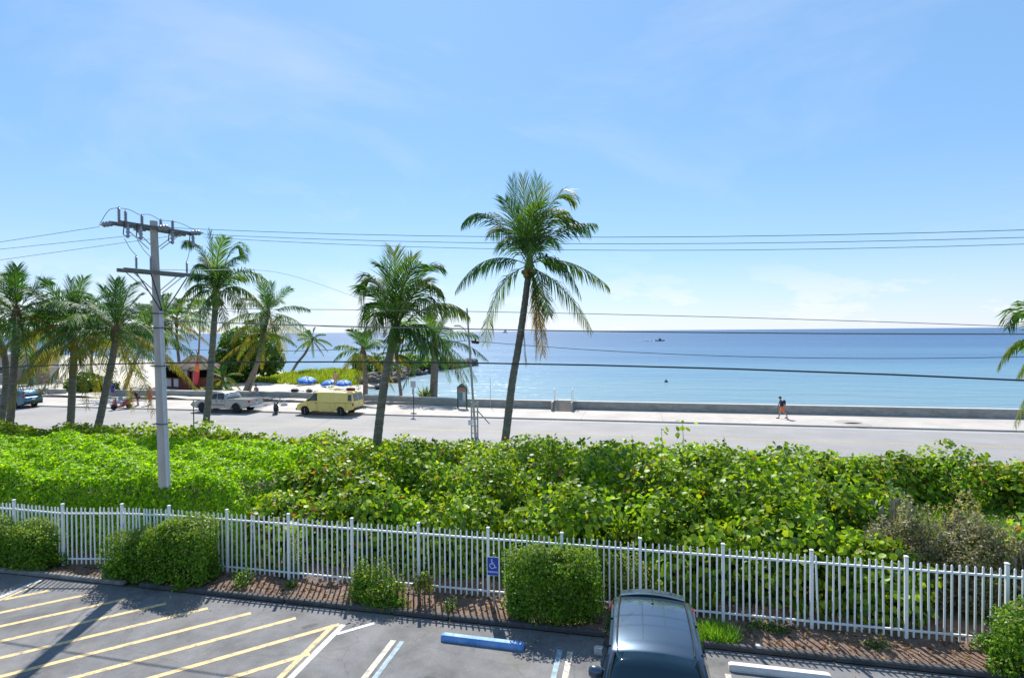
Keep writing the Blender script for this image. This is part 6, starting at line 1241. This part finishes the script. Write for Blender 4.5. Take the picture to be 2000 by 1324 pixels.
# water things
def boat(px, py, label, ln, hullm, rz):
    g = G(px, py, SEAZ); o = empty('motorboat', (g[0], g[1], SEAZ), rz, label, 'boat'); L2 = ln/2; q = []
    for x_, w_, zk in ((-L2, .85, 0), (-L2*.3, 1.0, -.1), (L2*.4, .85, -.05), (L2*.85, .3, .15), (L2, .03, .35)): q += [(x_, w_*ln*.16, .55*ln/5+zk*.3), (x_, w_*ln*.11, -.2), (x_, -w_*ln*.11, -.2), (x_, -w_*ln*.16, .55*ln/5+zk*.3)]
    MB().add(q, [(r_*4+i, r_*4+(i+1) % 4, r_*4+4+(i+1) % 4, r_*4+4+i) for r_ in range(4) for i in range(4)]+[(3, 2, 1, 0), (16, 17, 18, 19)]).build('hull', hullm, o, 40)
    MB().box((0, 0, .9*ln/5), (ln*.24, ln*.18, .8*ln/5), bev=.1).build('console', mat('boat_dark', (.06, .07, .09), .5), o); MB().box((0, 0, 1.6*ln/5), (ln*.34, ln*.26, .06)).build('canopy', hullm, o)
    for sx_ in (-1, 1):
        for sy_ in (-1, 1): MB().tube([(sx_*ln*.13, sy_*ln*.1, .3), (sx_*ln*.13, sy_*ln*.1, 1.6*ln/5)], .03, 5).build('canopy_post', STEEL, o)
    MB().box((-L2-.2, 0, .35), (.35, .35, .7), bev=.08).build('outboard', BLACKP, o); return o, g
o, g = boat(1289, 666, 'small dark motorboat with a white wake out on the sea', 6.5, mat('hull_dark', (.10, .11, .13), .4), R(-8))
n = 300; t = rng.random(n)**.7; wk = np.stack([g[0]-4-14*t, g[1]+2*t*rng.normal(0, .5, n)+.14*14*t, np.full(n, SEAZ+.12)], 1)
tag(leaves('boat_wake', wk, rng.normal(0, .2, (n, 3))+[0, 0, 1], rng.uniform(.6, 1.6, n)*(1-.6*t), np.full((n, 3), .75), mat('foam', (.75, .78, .8), .8), None, 'round4'), 'white foam wake trailing left of the motorboat', 'wake', kind='stuff')
g = G(987, 650.0, SEAZ); g = g/np.linalg.norm(g[:2])*2600; shx = empty('distant_ship', (g[0], g[1], SEAZ), R(10), 'tiny pale ship on the horizon left of the tall palm', 'ship'); SM_ = mat('ship_pale', (.62, .62, .66), .6)
MB().prism([(-14, 3), (14, 3), (11, 0), (-12, 0)], -3, 3, 'y').build('hull', SM_, shx); MB().prism([(-9, 3), (8, 3), (6, 9), (-7, 9)], -2.5, 2.5, 'y').build('deckhouse', SM_, shx); MB().prism([(-5, 9), (4, 9), (2.5, 15), (-3, 15)], -2, 2, 'y').build('upper_deck', SM_, shx); MB().tube([(0, 0, 15), (0, 0, 20)], .4, 6).build('mast', SM_, shx)
g = G(1301, 746, SEAZ); by = empty('buoy', (g[0], g[1], SEAZ), 0, 'small dark float bobbing on the water right of the steps', 'buoy'); MB().lathe([(.05, -.2), (.24, -.1), (.28, .05), (.2, .2), (.08, .28), (.03, .45)], (0, 0, 0), 12).build('float', DARKM, by, 50); MB().lathe([(.285, .0), (.285, .06)], (0, 0, 0), 12).build('band', RUBBER, by)
